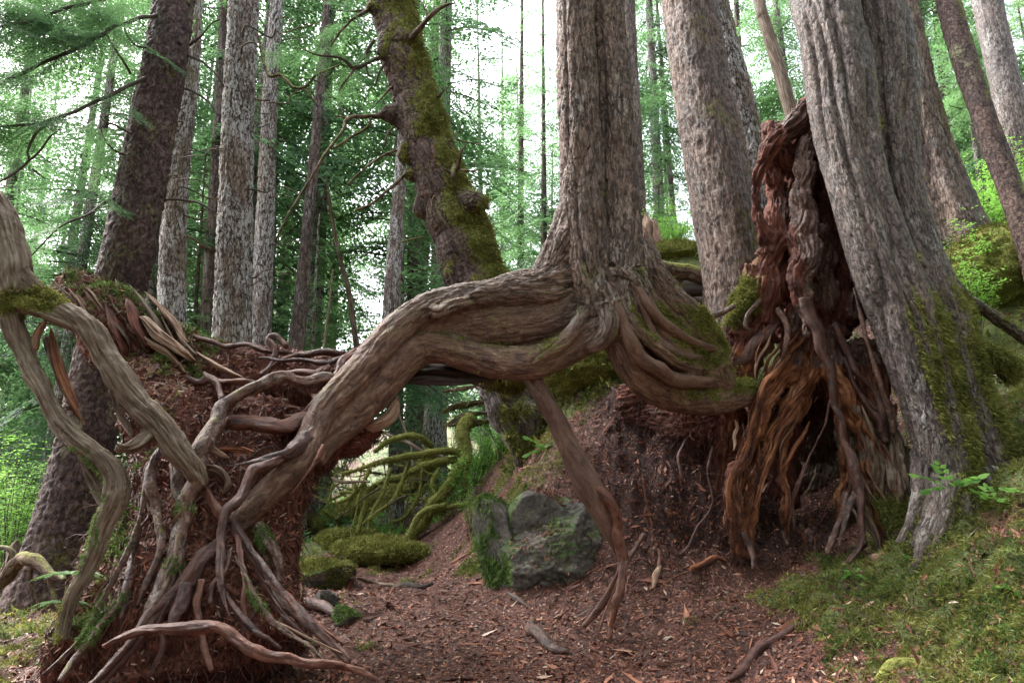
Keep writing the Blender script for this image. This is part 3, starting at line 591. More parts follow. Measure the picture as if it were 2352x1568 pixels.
# roots gripping the old log on the left (region 4 crop)
L4 = [
 ([(1270, 440, 6.15, 18), (1235, 425, 6.05, 20), (1160, 428, 6.0, 20), (1080, 418, 5.95, 22), (1010, 432, 5.85, 24), (950, 462, 5.75, 25), (880, 495, 5.65, 26), (828, 540, 5.55, 30), (800, 600, 5.45, 32), (768, 680, 5.35, 33), (740, 770, 5.28, 34), (722, 850, 5.2, 33), (700, 930, 5.12, 30), (680, 1010, 5.06, 29), (655, 1090, 5.0, 30), (625, 1170, 4.92, 29), (590, 1240, 4.86, 25), (565, 1300, 4.8, 20)], 'G', 10),
 ([(1230, 440, 6.1, 16), (1180, 405, 6.1, 20), (1110, 398, 6.1, 18), (1050, 410, 6.05, 18), (990, 430, 6.0, 14)], 'D', 11),
 ([(1200, 590, 5.95, 38), (1130, 592, 5.85, 36), (1060, 606, 5.75, 34), (990, 604, 5.7, 32), (920, 588, 5.68, 28), (860, 596, 5.7, 20)], 'R', 12),
 ([(1170, 640, 5.75, 36), (1110, 690, 5.6, 30), (1040, 715, 5.5, 24), (985, 735, 5.42, 18), (930, 745, 5.38, 13), (870, 752, 5.36, 7)], 'D', 13),
 ([(1060, 705, 5.52, 22), (1005, 760, 5.42, 22), (950, 780, 5.34, 20), (920, 830, 5.28, 19), (895, 890, 5.2, 19), (850, 935, 5.14, 18), (835, 1000, 5.08, 16), (832, 1080, 5.02, 15), (836, 1160, 4.96, 13), (845, 1240, 4.92, 10), (865, 1320, 4.85, 7)], 'D', 14),
 ([(870, 960, 5.24, 20), (900, 1010, 5.16, 20), (950, 1080, 5.1, 21), (990, 1150, 5.04, 22), (1040, 1210, 5.0, 23), (1090, 1270, 4.95, 22), (1150, 1330, 4.9, 20), (1210, 1385, 4.86, 17), (1270, 1440, 4.83, 14), (1320, 1490, 4.8, 9)], 'D', 15),
 ([(850, 1010, 5.16, 18), (800, 1060, 5.1, 26), (745, 1130, 5.02, 30), (700, 1195, 4.95, 32), (640, 1250, 4.88, 30), (580, 1310, 4.8, 28), (520, 1390, 4.72, 26), (460, 1460, 4.66, 26), (390, 1530, 4.6, 26), (320, 1600, 4.5, 24)], 'D', 16),
 ([(700, 1200, 4.92, 24), (690, 1250, 4.88, 24), (660, 1310, 4.82, 18), (640, 1370, 4.76, 10)], 'D', 17),
 ([(395, 1425, 4.62, 13), (450, 1398, 4.6, 17), (520, 1372, 4.58, 19), (600, 1358, 4.56, 22), (670, 1362, 4.56, 23), (740, 1354, 4.56, 24), (810, 1352, 4.56, 25), (860, 1372, 4.55, 26), (905, 1405, 4.54, 25), (960, 1440, 4.52, 24), (1030, 1475, 4.5, 24), (1110, 1482, 4.5, 22), (1190, 1490, 4.5, 20), (1290, 1505, 4.5, 15), (1380, 1535, 4.5, 12), (1450, 1570, 4.5, 8)], 'R', 18),
 ([(965, 970, 5.35, 18), (1000, 1020, 5.3, 22), (1030, 1070, 5.25, 22), (1050, 1130, 5.2, 20), (1060, 1190, 5.18, 12)], 'G', 19),
 ([(600, 690, 5.35, 16), (580, 760, 5.3, 18), (572, 830, 5.24, 20), (585, 900, 5.2, 18), (600, 960, 5.12, 17), (612, 1020, 5.06, 16), (600, 1090, 5.0, 12), (560, 1180, 4.95, 9), (520, 1270, 4.9, 7)], 'G', 20),
 ([(650, 740, 5.4, 20), (668, 800, 5.34, 22), (690, 860, 5.3, 20), (700, 930, 5.25, 14)], 'G', 21),
 ([(760, 820, 5.3, 16), (790, 870, 5.25, 17), (820, 920, 5.2, 18), (850, 960, 5.2, 16)], 'R', 22),
 ([(560, 740, 5.3, 7), (545, 860, 5.22, 8), (520, 980, 5.12, 9), (470, 1090, 5.0, 9), (420, 1190, 4.92, 9), (370, 1290, 4.84, 9), (310, 1390, 4.72, 9), (240, 1470, 4.6, 9), (170, 1540, 4.55, 8)], 'G', 23),
 ([(530, 980, 5.16, 11), (505, 1080, 5.08, 15), (485, 1160, 5.0, 17), (468, 1250, 4.93, 14), (458, 1320, 4.88, 9)], 'D', 24),
 ([(880, 1090, 5.0, 10), (930, 1170, 4.96, 13), (970, 1260, 4.9, 14), (1030, 1330, 4.86, 13), (1100, 1390, 4.82, 12), (1180, 1440, 4.78, 10), (1240, 1490, 4.75, 6)], 'G', 25),
 ([(850, 1230, 4.95, 9), (900, 1300, 4.88, 10), (960, 1370, 4.83, 10), (1010, 1400, 4.8, 8), (1060, 1440, 4.8, 5)], 'D', 26),
 ([(960, 1130, 5.08, 9), (1010, 1210, 5.02, 12), (1060, 1300, 4.94, 12), (1130, 1370, 4.88, 11), (1200, 1430, 4.84, 8)], 'D', 27),
 ([(1230, 440, 6.12, 14), (1190, 480, 6.05, 22), (1200, 520, 5.95, 22), (1150, 560, 5.9, 14), (1060, 620, 5.85, 8)], 'R', 28),
 ([(840, 500, 5.75, 9), (800, 420, 5.95, 14), (750, 430, 5.98, 12), (690, 415, 6.0, 10), (630, 425, 6.02, 6)], 'D', 29),
 ([(960, 440, 5.9, 14), (880, 432, 5.9, 14), (815, 425, 5.92, 15), (770, 400, 5.95, 12)], 'R', 30),
 ([(860, 500, 5.7, 8), (835, 560, 5.62, 9), (845, 640, 5.6, 6)], 'R', 31),
 ([(1220, 670, 5.6, 7), (1190, 740, 5.55, 8), (1150, 790, 5.5, 6), (1100, 850, 5.45, 4)], 'R', 32),
 ([(450, 430, 5.8, 5), (445, 560, 5.5, 6), (490, 640, 5.4, 7)], 'D', 33),
 ([(880, 1060, 5.05, 8), (850, 1140, 4.98, 8), (800, 1200, 4.92, 8), (790, 1270, 4.88, 5)], 'D', 34),
 ([(700, 1000, 5.08, 7), (670, 1100, 4.98, 6), (690, 1180, 4.94, 5)], 'D', 35),
 ([(1300, 330, 6.5, 14), (1230, 320, 6.45, 13), (1150, 330, 6.4, 12), (1080, 325, 6.4, 11), (1000, 320, 6.4, 11), (930, 290, 6.42, 10), (860, 300, 6.4, 9), (790, 280, 6.4, 8), (720, 262, 6.42, 6)], 'D', 36),
 ([(1290, 350, 6.4, 10), (1210, 360, 6.3, 12), (1130, 348, 6.28, 10), (1060, 352, 6.25, 10), (980, 345, 6.25, 7)], 'D', 37),
 ([(1080, 300, 6.38, 9), (1040, 262, 6.4, 12), (1010, 275, 6.4, 12), (1040, 310, 6.36, 10), (1020, 370, 6.3, 9), (980, 410, 6.2, 6)], 'D', 38),
 ([(1120, 330, 6.36, 7), (1070, 350, 6.32, 9), (1030, 372, 6.3, 7), (1000, 400, 6.2, 5)], 'R', 39),
 ([(500, 1180, 4.98, 10), (440, 1270, 4.88, 14), (370, 1370, 4.76, 15), (300, 1470, 4.66, 15), (230, 1560, 4.56, 12)], 'G', 52),
 ([(760, 1180, 4.96, 12), (740, 1260, 4.9, 14), (750, 1330, 4.86, 12), (770, 1420, 4.8, 12), (800, 1520, 4.74, 10)], 'R', 53),
 ([(900, 1010, 5.14, 10), (905, 1100, 5.04, 12), (930, 1200, 4.96, 12), (920, 1290, 4.9, 10), (940, 1380, 4.84, 7)], 'R', 54),
 ([(1000, 1180, 5.0, 9), (1080, 1240, 4.96, 11), (1130, 1300, 4.92, 11), (1200, 1350, 4.9, 9), (1290, 1420, 4.88, 6)], 'R', 55),
 ([(640, 1260, 4.86, 12), (600, 1340, 4.8, 13), (610, 1440, 4.74, 12), (570, 1540, 4.7, 9)], 'D', 56),
 ([(1240, 370, 6.3, 8), (1190, 400, 6.2, 9), (1170, 440, 6.1, 6)], 'R', 40),
 ([(1340, 310, 6.5, 10), (1300, 350, 6.35, 13), (1270, 400, 6.2, 14), (1240, 440, 6.1, 10)], 'R', 41),
]
RM = {'G': M_ROOTG, 'D': M_ROOTD, 'R': M_ROOT}
for pts, k, sd in L4: root('4', pts, RM[k], seed=sd, nseg=26 if max(p[3] for p in pts) > 18 else 16, wob=.42, a=1.2, mossf=upm(.16) if k == 'G' else None)

# ================================================================ OLD ROTTEN LOG under the roots
log = thing('rotten_log', PT(720, 1300, 5.6), 'crumbling red-brown log in the left foreground, gripped by the roots of the arching tree', 'log')
lp = [tr('4', [(250, 60, 6.6, 60), (330, 130, 6.5, 95), (430, 230, 6.45, 135), (560, 330, 6.5, 140), (700, 400, 6.6, 140), (850, 460, 6.65, 150), (1000, 470, 6.7, 150), (1150, 460, 6.8, 130), (1300, 430, 6.9, 100), (1500, 320, 7.0, 72), (1700, 300, 7.05, 60), (1900, 325, 7.1, 46), (1980, 335, 7.1, 30)]),
      tr('4', [(560, 420, 6.4, 130), (640, 560, 6.1, 170), (700, 760, 5.85, 170), (700, 950, 5.7, 190), (680, 1130, 5.55, 220), (680, 1350, 5.35, 260), (640, 1560, 5.3, 320)]),
      tr('4', [(1000, 560, 6.45, 150), (960, 720, 6.2, 170), (930, 880, 5.95, 170), (900, 1060, 5.75, 190), (880, 1250, 5.6, 230), (900, 1450, 5.5, 280)]),
      tr('4', [(1080, 650, 6.2, 130), (1090, 800, 6.05, 80), (1050, 950, 5.85, 85), (1050, 1090, 5.75, 80), (1060, 1200, 5.7, 70)]),
      tr('4', [(500, 900, 5.9, 110), (480, 1100, 5.6, 140), (430, 1300, 5.3, 170), (380, 1500, 5.1, 200)]),
      tr('5', [(20, 640, 6.3, 45), (90, 620, 6.35, 62), (170, 560, 6.4, 62), (250, 520, 6.45, 70), (320, 500, 6.5, 55), (340, 440, 6.5, 50)])]
def log_moss(V, N): return np.clip(.5*np.clip(N[:, 2], 0, 1)*(V[:, 0] < -2.6)+.16*(fbm(V*3, 3) > .12), 0, 1)
def log_bark(q, a): return b_peat(q, 1.1)+.5*b_string(q, 1)
_, LV, LN, LA = fused('body', lp, M_RED, log, voxel=.02, sm=8, bark=log_bark, mossf=log_moss, wob=.12)
chips('duff', LV, LN, M_LITTER, log, 30000, .006, .024, rs(4), elong=4.5, w=(LN[:, 2]+.35).clip(0, 1)*(LN[:, 1] < .5), tilt=.5)
fr = (LN[:, 1] < .35)
tufts('moss', LV, LN, M_MGREEN, log, 3500, .03, rs(5), w=fr*(LA['moss'] > .3)*(fbm(LV*2.2, 3) > .0)+1e-7, wd=.16)
def rootlets(name, P, N, n, parent, mat, rng, L=.25, r=.0025, w=None, down=.8, kind='stuff', seg=7, amp=1.0, out=.4, rr=None):
    "many thin hanging rootlets: 3-sided wavy strands"
    p = None
    if w is not None: p = np.clip(w, 0, None); p = p/p.sum()
    idx = rng.choice(len(P), n, p=p); C = P[idx].astype(float)-N[idx]*.01
    D = N[idx]*out+rng.normal(size=(n, 3))*.5; D[:, 2] -= down; D /= np.linalg.norm(D, axis=1)[:, None]
    ln = L*rng.uniform(.35, 1.3, n)/seg; rad_ = r*rng.uniform(.5, 1.9, n); rings = []
    for k in range(seg):
        rk = rad_*(1-.8*k/(seg-1)); a = np.cross(D, [.3, .2, 1.]); a /= np.linalg.norm(a, axis=1)[:, None]+1e-9; b = np.cross(D, a)
        rings.append(np.stack([C+(a*math.cos(t)+b*math.sin(t))*rk[:, None] for t in (0, 2.1, 4.2)], 1))
        D = D+rng.normal(size=(n, 3))*.38*amp; D[:, 2] -= .12*down; D /= np.linalg.norm(D, axis=1)[:, None]; C = C+D*ln[:, None]
    V = np.stack(rings, 1).reshape(-1, 3); b0 = (np.arange(n)*seg*3)[:, None, None]+(np.arange(seg-1)*3)[None, :, None]; j = np.arange(3)[None, None, :]; j2 = (j+1) % 3
    Q = np.stack([b0+j, b0+j2, b0+3+j2, b0+3+j], 3).reshape(-1, 4)
    g = Geo(); g.add(V, Q, None, rnd=np.repeat(rng.rand(n), seg*3)); o = link(name, g.mesh(name, [mat]), parent)
    if kind: o['kind'] = kind
    return o
rootlets('rootlets', LV, LN, 2600, main, M_ROOTLET, rs(8), .26, .0032, w=fr*(LV[:, 2] < 1.6)*(LN[:, 2] < .6)*1.0, out=.25)
under = (LN[:, 2] < -.1)*(LV[:, 0] > -1.9)
rootlets('hanging_fibre', LV, LN, 1500, log, M_ROOTLET, rs(9), .16, .0022, w=under*(LV[:, 2] > .9)*1.0, down=1.2)
def crawl(V, N, n, starts, mat_pick, par, seed, L=(.3, .9), r=(.004, .012), down=(0, 0, -1), name='root', lift=.35, wander=.45, into=None):
    "roots that creep over a surface, following it downhill"
    q = rs(seed); V = V.astype(np.float32)
    for k in range(n):
        c = V[starts[q.randint(len(starts))]].astype(float); d = np.array(down, float)+q.normal(size=3)*.7; r0 = q.uniform(*r)*(1 if k % 5 else 1.6); st = max(.035, r0*2.5); m_ = int(q.uniform(*L)/st)+3; P = []
        for j in range(m_):
            i = ((V-c.astype(np.float32))**2).sum(1).argmin(); nn = N[i]; c = V[i]+nn*r0*lift; d = d-nn*d.dot(nn); d /= np.linalg.norm(d)+1e-9
            P.append((c[0], c[1], c[2], r0*(1-.75*j/(m_-1)))); d = d+q.normal(size=3)*wander*.5+np.array(down)*.25; d /= np.linalg.norm(d); c = c+d*st
        P = np.array(P); P[1:-1, :3] = (P[:-2, :3]+2*P[1:-1, :3]+P[2:, :3])/4
        if into is not None: tube(into, P, nseg=5, step=.03, seed=k, cap=False)
        else: tube_obj(name, P, mat_pick(k), par, nseg=8, step=.02, bark=b_root, a=.3, seed=seed+k, wob=.25)
st_ = np.where((LN[:, 1] < .3)*(LV[:, 2] > .5)*(LV[:, 0] < -1.2)*(LV[:, 0] > -3.6)*(LV[:, 1] < 6.9))[0]
crawl(LV, LN, 48, st_, lambda k: (M_ROOTD, M_ROOT, M_ROOTD, M_ROOTG)[k % 4], main, 5, (.35, 1.1), (.005, .013), (.1, -.1, -1))
gg_ = Geo(); crawl(LV, LN, 230, st_, None, None, 77, (.25, .9), (.004, .0085), (.1, -.1, -.8), wander=.7, into=gg_)
crawl(LV, LN, 130, st_, None, None, 1077, (.4, 1.3), (.006, .0125), (.15, -.1, -1), wander=.5, into=gg_)
link('fine_roots', gg_.mesh('fine_roots', [M_ROOT]), main)['kind'] = 'stuff'
# splinters on the broken end
def wedge(reg, pts, mat, par, seed, flat=.35, name='splinter'):
    P = tr(reg, pts); g = Geo(); C, s = catmull(P, .012); T, N, B = frames(C[:, :3]); n = 20; th = np.arange(n)*2*math.pi/n; m_ = len(C)
    qq = np.stack([np.tile(np.cos(th)*2.2, m_), np.tile(np.sin(th)*2.2, m_), np.repeat(s, n)*4], 1)+seed*1.7
    jag = (1+.55*noise(qq)+.30*noise(qq*np.array([2.6, 2.6, 1.6])+9)+.25*noise(qq*np.array([5, 5, 1.0])+4)).reshape(m_, n)
    endc = np.clip(1-np.abs(np.linspace(-1, 1, m_))**6, 0, 1)[:, None]**.3
    R = C[:, 3:4]*(1+.2*np.cos(3*th+seed)[None])*jag*np.where(endc > 0, endc, .05); V = C[:, None, :3]+N[:, None]*(R*np.cos(th))[:, :, None]+B[:, None]*(R*flat*np.sin(th))[:, :, None]
    V = V+T[:, None]*(C[:, 3:4]*.9*noise(qq*np.array([2.2, 2.2, 0.02])+2).reshape(m_, n))[:, :, None]
    rest = np.stack([R*np.cos(th), R*np.sin(th), np.repeat(s[:, None], n, 1)], 2).reshape(-1, 3)+seed
    i = np.arange(m_-1)[:, None]*n; j = np.arange(n)[None]; j2 = (j+1) % n
    g.add(V.reshape(-1, 3), np.stack([i+j, i+j2, i+n+j2, i+n+j], 2).reshape(-1, 4), None, rest=rest)
    return link(name, g.mesh(name, [mat]), par)
for k in range(60):
    q = rs(700+k); t = q.rand(); bx, by = 300+440*t+q.normal()*25, 175+175*t+q.normal()*35; L = q.uniform(50, 130); dx, dy = -.62+q.normal()*.12, -.75+q.normal()*.1; r0 = q.uniform(4, 13)
    wedge('4', [(bx, by, 6.16, r0), (bx+dx*L*.5, by+dy*L*.5, 6.18, r0*.8), (bx+dx*L, by+dy*L, 6.2, r0*.15)], (M_PALEW, M_RED, M_PALEW, M_GREYW)[k % 4], log, 400+k, .45)
for k, (pts, mt) in enumerate([
  ([(560, 330, 6.2, 30), (500, 210, 6.25, 26), (455, 110, 6.3, 16), (435, 45, 6.32, 4)], M_PALEW), ([(640, 330, 6.2, 34), (590, 210, 6.2, 26), (530, 120, 6.25, 14), (483, 62, 6.3, 4)], M_GREYW),
  ([(700, 300, 6.3, 34), (660, 220, 6.3, 34), (600, 150, 6.32, 22), (548, 95, 6.35, 8)], M_PALEW), ([(380, 230, 6.2, 40), (330, 150, 6.25, 34), (290, 100, 6.3, 20), (262, 80, 6.3, 5)], M_PALEW),
  ([(420, 180, 6.2, 34), (370, 110, 6.25, 26), (320, 75, 6.3, 10), (285, 62, 6.3, 4)], M_PALEW), ([(740, 360, 6.1, 18), (690, 320, 6.08, 42), (610, 260, 6.08, 46), (560, 210, 6.1, 34), (530, 190, 6.12, 14)], M_PALEW),
  ([(700, 400, 6.0, 12), (640, 330, 6.02, 30), (570, 290, 6.05, 30), (520, 240, 6.1, 20)], M_PALEW), ([(920, 420, 6.05, 10), (850, 390, 6.08, 26), (780, 350, 6.12, 20), (740, 320, 6.15, 8)], M_PALEW),
  ([(470, 330, 6.0, 20), (450, 250, 6.08, 40), (420, 180, 6.15, 30), (400, 130, 6.2, 12)], M_RED), ([(560, 300, 6.02, 20), (520, 230, 6.05, 36), (500, 160, 6.1, 30), (480, 120, 6.14, 12)], M_RED),
  ([(860, 720, 5.4, 16), (800, 690, 5.42, 30), (760, 640, 5.45, 14)], M_PALEW), ([(960, 700, 5.5, 12), (900, 690, 5.5, 30), (840, 690, 5.5, 24), (800, 700, 5.5, 8)], M_ORANGE),
  ([(1290, 1455, 4.8, 6), (1200, 1415, 4.84, 11), (1110, 1370, 4.88, 12), (1020, 1325, 4.9, 5)], M_PALEW), ([(700, 900, 5.1, 5), (660, 950, 5.1, 9), (600, 990, 5.12, 4)], M_PALEW),
  ([(840, 860, 5.25, 10), (860, 810, 5.3, 26), (820, 770, 5.32, 34), (770, 780, 5.34, 22), (760, 800, 5.34, 8)], M_GREYW),
  ([(300, 235, 6.0, 6), (400, 200, 6.05, 12), (470, 260, 6.05, 18), (490, 300, 6.05, 6)], M_GREYW)]):
    wedge('4', pts, mt, log, k+1)
for k, (pts, mt) in enumerate([([(300, 450, 6.25, 16), (350, 455, 6.25, 36), (410, 420, 6.28, 42), (440, 370, 6.32, 30), (450, 330, 6.35, 10)], M_PALEW), ([(470, 270, 6.5, 8), (560, 262, 6.5, 26), (700, 268, 6.5, 26), (800, 262, 6.5, 18), (860, 260, 6.5, 6)], M_DARKW), ([(450, 220, 6.7, 40), (600, 225, 6.75, 55), (760, 228, 6.8, 50), (900, 235, 6.85, 30), (930, 240, 6.85, 8)], M_DARKW)]):
    wedge('5', pts, mt, log, k+31, .6, name='loose_slab')

# ================================================================ WEATHERED FORKED SNAG on the far left
snag = thing('weathered_root', PT(170, 1400, 4.9), 'bleached grey forked dead root at the far left edge with green moss in its crotch', 'dead root')
def snag_moss(V, N): return np.clip(.75*np.exp(-(((V-np.array(PT(50, 695, 5.3)))/[.28, .5, .13])**2).sum(1))*(N[:, 2] > -.3)+.45*(V[:, 2] < .7)*np.clip(-N[:, 0]+.3, 0, 1)+.25*np.clip(N[:, 2], 0, 1)*(fbm(V*2, 2) > .05)+.3*fbm(V*5, 2), 0, 1)
sp_ = [tr('4', [(-60, -260, 5.5, 62), (-10, -200, 5.48, 60), (20, -120, 5.45, 62), (35, -40, 5.42, 64), (55, 50, 5.38, 66), (60, 120, 5.35, 58)]),
       tr('4', [(20, 110, 5.35, 50), (45, 200, 5.3, 42), (85, 310, 5.28, 38), (125, 400, 5.25, 37), (175, 500, 5.2, 36), (225, 580, 5.18, 37), (290, 650, 5.14, 40), (360, 715, 5.1, 42), (420, 770, 5.06, 44), (445, 850, 5.02, 46), (420, 930, 5.0, 42), (390, 1000, 4.98, 36), (368, 1070, 4.95, 34), (330, 1150, 4.92, 30), (280, 1230, 4.88, 28), (250, 1320, 4.84, 26), (235, 1410, 4.8, 22)]),
       tr('4', [(75, 20, 5.38, 40), (120, 70, 5.36, 36), (190, 125, 5.34, 34), (270, 180, 5.32, 40), (340, 240, 5.3, 46), (400, 335, 5.28, 48), (455, 430, 5.26, 50), (520, 510, 5.24, 50), (580, 575, 5.22, 50), (640, 645, 5.2, 50), (690, 710, 5.2, 46), (730, 770, 5.22, 40), (760, 830, 5.25, 30)]),
       tr('4', [(50, 140, 5.3, 26), (110, 155, 5.26, 26), (170, 178, 5.25, 24), (230, 205, 5.26, 24), (300, 235, 5.28, 22)]),
       tr('4', [(400, 370, 5.3, 14), (425, 460, 5.28, 18), (450, 540, 5.26, 17), (480, 600, 5.25, 17), (500, 640, 5.24, 12)]),
       tr('4', [(435, 680, 5.02, 16), (475, 688, 5.04, 22), (525, 670, 5.1, 24), (560, 635, 5.16, 26), (585, 600, 5.2, 22)]),
       tr('4', [(170, 260, 5.32, 12), (200, 380, 5.32, 14), (250, 480, 5.28, 16), (300, 570, 5.22, 16), (310, 620, 5.18, 10)]),
       tr('4', [(310, 690, 5.2, 20), (335, 780, 5.2, 22), (375, 860, 5.15, 22), (400, 930, 5.08, 16)])]
def sbark(q, a): return b_string(q, 1.5)+.012*noise(q*np.array([8, 8, 2]))
_, SV, SN, SA = fused('stem', sp_, M_GREYW, snag, voxel=.0125, sm=4, bark=sbark, mossf=snag_moss, wob=.1)
tufts('moss', SV, SN, M_MTUFT, snag, 5000, .016, rs(21), w=(SA['moss']-.35).clip(0, 1)+1e-7, wd=.22)
wedge('4', [(135, 320, 5.26, 14), (140, 260, 5.25, 22), (165, 215, 5.25, 12), (178, 190, 5.25, 3)], M_PALEW, snag, 50)
wedge('4', [(320, 600, 5.2, 12), (270, 500, 5.24, 26), (225, 380, 5.28, 26), (200, 280, 5.3, 20), (192, 230, 5.3, 6)], M_ORANGE, snag, 51)

# ================================================================ HOLLOW RED STUMP
stump = thing('hollow_stump', PT(1850, 1240, 7.4), 'hollow red rotten stump with a hooded top and a dark cave at its foot', 'stump')
st = [
 # hood and upper body (region 3)
 tr('3', [(790, 380, 7.3, 26), (745, 430, 7.25, 36), (700, 510, 7.2, 48), (650, 580, 7.15, 52), (590, 630, 7.1, 52), (545, 690, 7.1, 46), (515, 770, 7.12, 32), (490, 850, 7.15, 24), (482, 930, 7.15, 23), (498, 1010, 7.15, 26), (530, 1080, 7.15, 36), (550, 1160, 7.2, 50)]),
 tr('3', [(720, 560, 7.3, 70), (690, 650, 7.35, 70), (670, 720, 7.5, 70), (600, 780, 7.7, 70), (600, 900, 7.6, 70)]),
 tr('3', [(580, 830, 7.35, 40), (575, 930, 7.3, 48), (580, 1040, 7.25, 56), (560, 1150, 7.25, 66), (540, 1260, 7.25, 72), (520, 1370, 7.3, 80), (500, 1480, 7.4, 90)]),
 tr('3', [(740, 640, 7.1, 44), (705, 740, 7.05, 46), (700, 850, 7.02, 50), (705, 950, 7.0, 60), (715, 1060, 6.98, 74), (715, 1160, 6.96, 74), (695, 1260, 6.94, 60), (700, 1360, 6.92, 44), (720, 1450, 6.9, 36), (735, 1540, 6.88, 30)]),
 tr('3', [(760, 1050, 7.1, 50), (800, 1150, 7.2, 50), (790, 1280, 7.3, 70), (800, 1400, 7.35, 80), (850, 1550, 7.4, 80)]),
 tr('3', [(590, 1250, 7.6, 90), (640, 1400, 7.8, 110), (650, 1550, 8.0, 130)]),
 tr('3', [(690, 560, 7.35, 60), (640, 660, 7.5, 80), (640, 780, 7.75, 90), (650, 900, 7.55, 85), (640, 1020, 7.4, 85), (630, 1150, 7.4, 90), (610, 1300, 7.4, 95)]),
 tr('3', [(560, 640, 7.25, 40), (540, 740, 7.3, 40), (560, 860, 7.3, 36)]),
 # curtain of rotten strands left of the cave (region 6)
 tr('6', [(600, 60, 7.3, 60), (600, 200, 7.3, 60), (560, 300, 7.25, 46), (500, 370, 7.2, 44), (450, 460, 7.15, 42), (430, 560, 7.15, 34), (385, 650, 7.12, 30), (335, 730, 7.1, 28), (325, 850, 7.1, 34), (345, 980, 7.12, 36), (350, 1060, 7.15, 30)]),
 tr('6', [(640, 180, 7.35, 60), (635, 300, 7.3, 50), (600, 400, 7.25, 40), (550, 480, 7.2, 36), (500, 560, 7.18, 32), (470, 660, 7.15, 30), (435, 760, 7.15, 30), (405, 860, 7.14, 34), (395, 960, 7.14, 24), (400, 1060, 7.15, 22)]),
 tr('6', [(640, 330, 7.35, 40), (610, 440, 7.3, 28), (565, 530, 7.28, 24), (535, 620, 7.25, 18), (530, 720, 7.22, 20), (548, 820, 7.2, 24), (545, 930, 7.22, 20), (560, 1010, 7.25, 10)]),
 tr('6', [(560, 380, 7.5, 60), (480, 520, 7.5, 50), (420, 640, 7.5, 50), (380, 760, 7.5, 50), (340, 900, 7.45, 60)]),
 tr('6', [(420, 100, 7.45, 90), (380, 220, 7.45, 90), (340, 340, 7.5, 80), (310, 460, 7.55, 66), (300, 600, 7.6, 60), (290, 760, 7.6, 56), (260, 900, 7.55, 60)]),
 tr('6', [(250, 160, 7.6, 80), (200, 300, 7.7, 90), (130, 380, 7.9, 90), (60, 420, 8.1, 90), (-60, 440, 8.4, 100)]),
 tr('3', [(790, 640, 7.6, 40), (800, 760, 7.6, 60), (820, 900, 7.55, 75), (850, 1100, 7.5, 95), (880, 1300, 7.45, 105), (920, 1500, 7.4, 105)]),
 tr('v', [(1680, 930, 7.75, 60), (1610, 960, 7.75, 58), (1550, 965, 7.9, 46), (1490, 950, 8.2, 30)]),
 tr('v', [(1660, 1060, 7.7, 44), (1650, 1160, 7.65, 40), (1620, 1240, 7.6, 34)]),
 tr('3', [(560, 560, 7.25, 40), (560, 640, 7.2, 60), (600, 720, 7.35, 60), (700, 760, 7.35, 60)]),
 tr('3', [(500, 1240, 7.3, 60), (450, 1340, 7.3, 60), (420, 1440, 7.35, 60), (400, 1540, 7.4, 60)]),
 tr('6', [(180, 620, 8.2, 90), (150, 760, 8.0, 100), (120, 900, 7.8, 100), (80, 1040, 7.7, 100)]),
 # right wall of the cave
 tr('6', [(720, 160, 7.2, 60), (740, 300, 7.15, 46), (790, 420, 7.1, 44), (840, 520, 7.05, 44), (870, 620, 7.0, 42), (890, 740, 6.95, 44), (920, 860, 6.9, 46), (950, 980, 6.88, 44), (970, 1060, 6.86, 34)]),
 tr('6', [(860, 200, 7.2, 70), (900, 350, 7.15, 60), (930, 480, 7.05, 50), (970, 600, 7.0, 50), (1000, 720, 6.9, 54), (1020, 840, 6.85, 54), (1030, 950, 6.8, 50), (1010, 1040, 6.8, 40)]),
 tr('6', [(1050, 640, 6.95, 40), (1080, 760, 6.85, 44), (1100, 860, 6.8, 42), (1110, 940, 6.76, 40)]),
 tr('6', [(800, 500, 7.3, 50), (800, 640, 7.3, 40), (790, 760, 7.3, 34), (770, 860, 7.25, 24), (745, 930, 7.2, 16)]),
 # roof and back of the cave
 tr('6', [(700, 200, 7.6, 90), (700, 330, 7.8, 90), (700, 450, 8.3, 100), (690, 600, 9.0, 130), (680, 800, 9.2, 170)]),
 tr('6', [(480, 450, 8.2, 120), (480, 650, 8.4, 120), (460, 850, 8.4, 130)]),
 tr('6', [(860, 450, 7.9, 110), (880, 650, 7.9, 110), (900, 850, 7.8, 110)]),
]
def stump_moss(V, N):
    a = np.array(PT(1700, 690, 7.2)); k = .8*np.exp(-(((V-a)/[.22, .9, .30])**2).sum(1))*(N[:, 2] > -.3)
    b = np.array(PT(2070, 1190, 6.8)); k = k+.55*np.exp(-(((V-b)/[.35, .9, .3])**2).sum(1))
    return np.clip(k+.35*(fbm(V*2.6, 3)-.05)+.14*np.clip(N[:, 2], 0, 1), 0, 1)
def stump_bark(q, a): return b_rot(q, 1.15)+.02*fbm(q*16, 3)
_, TV, TN, TA = fused('shell', st, M_ORANGE, stump, voxel=.0135, sm=3, bark=stump_bark, mossf=stump_moss, wob=.18, nseg=18)
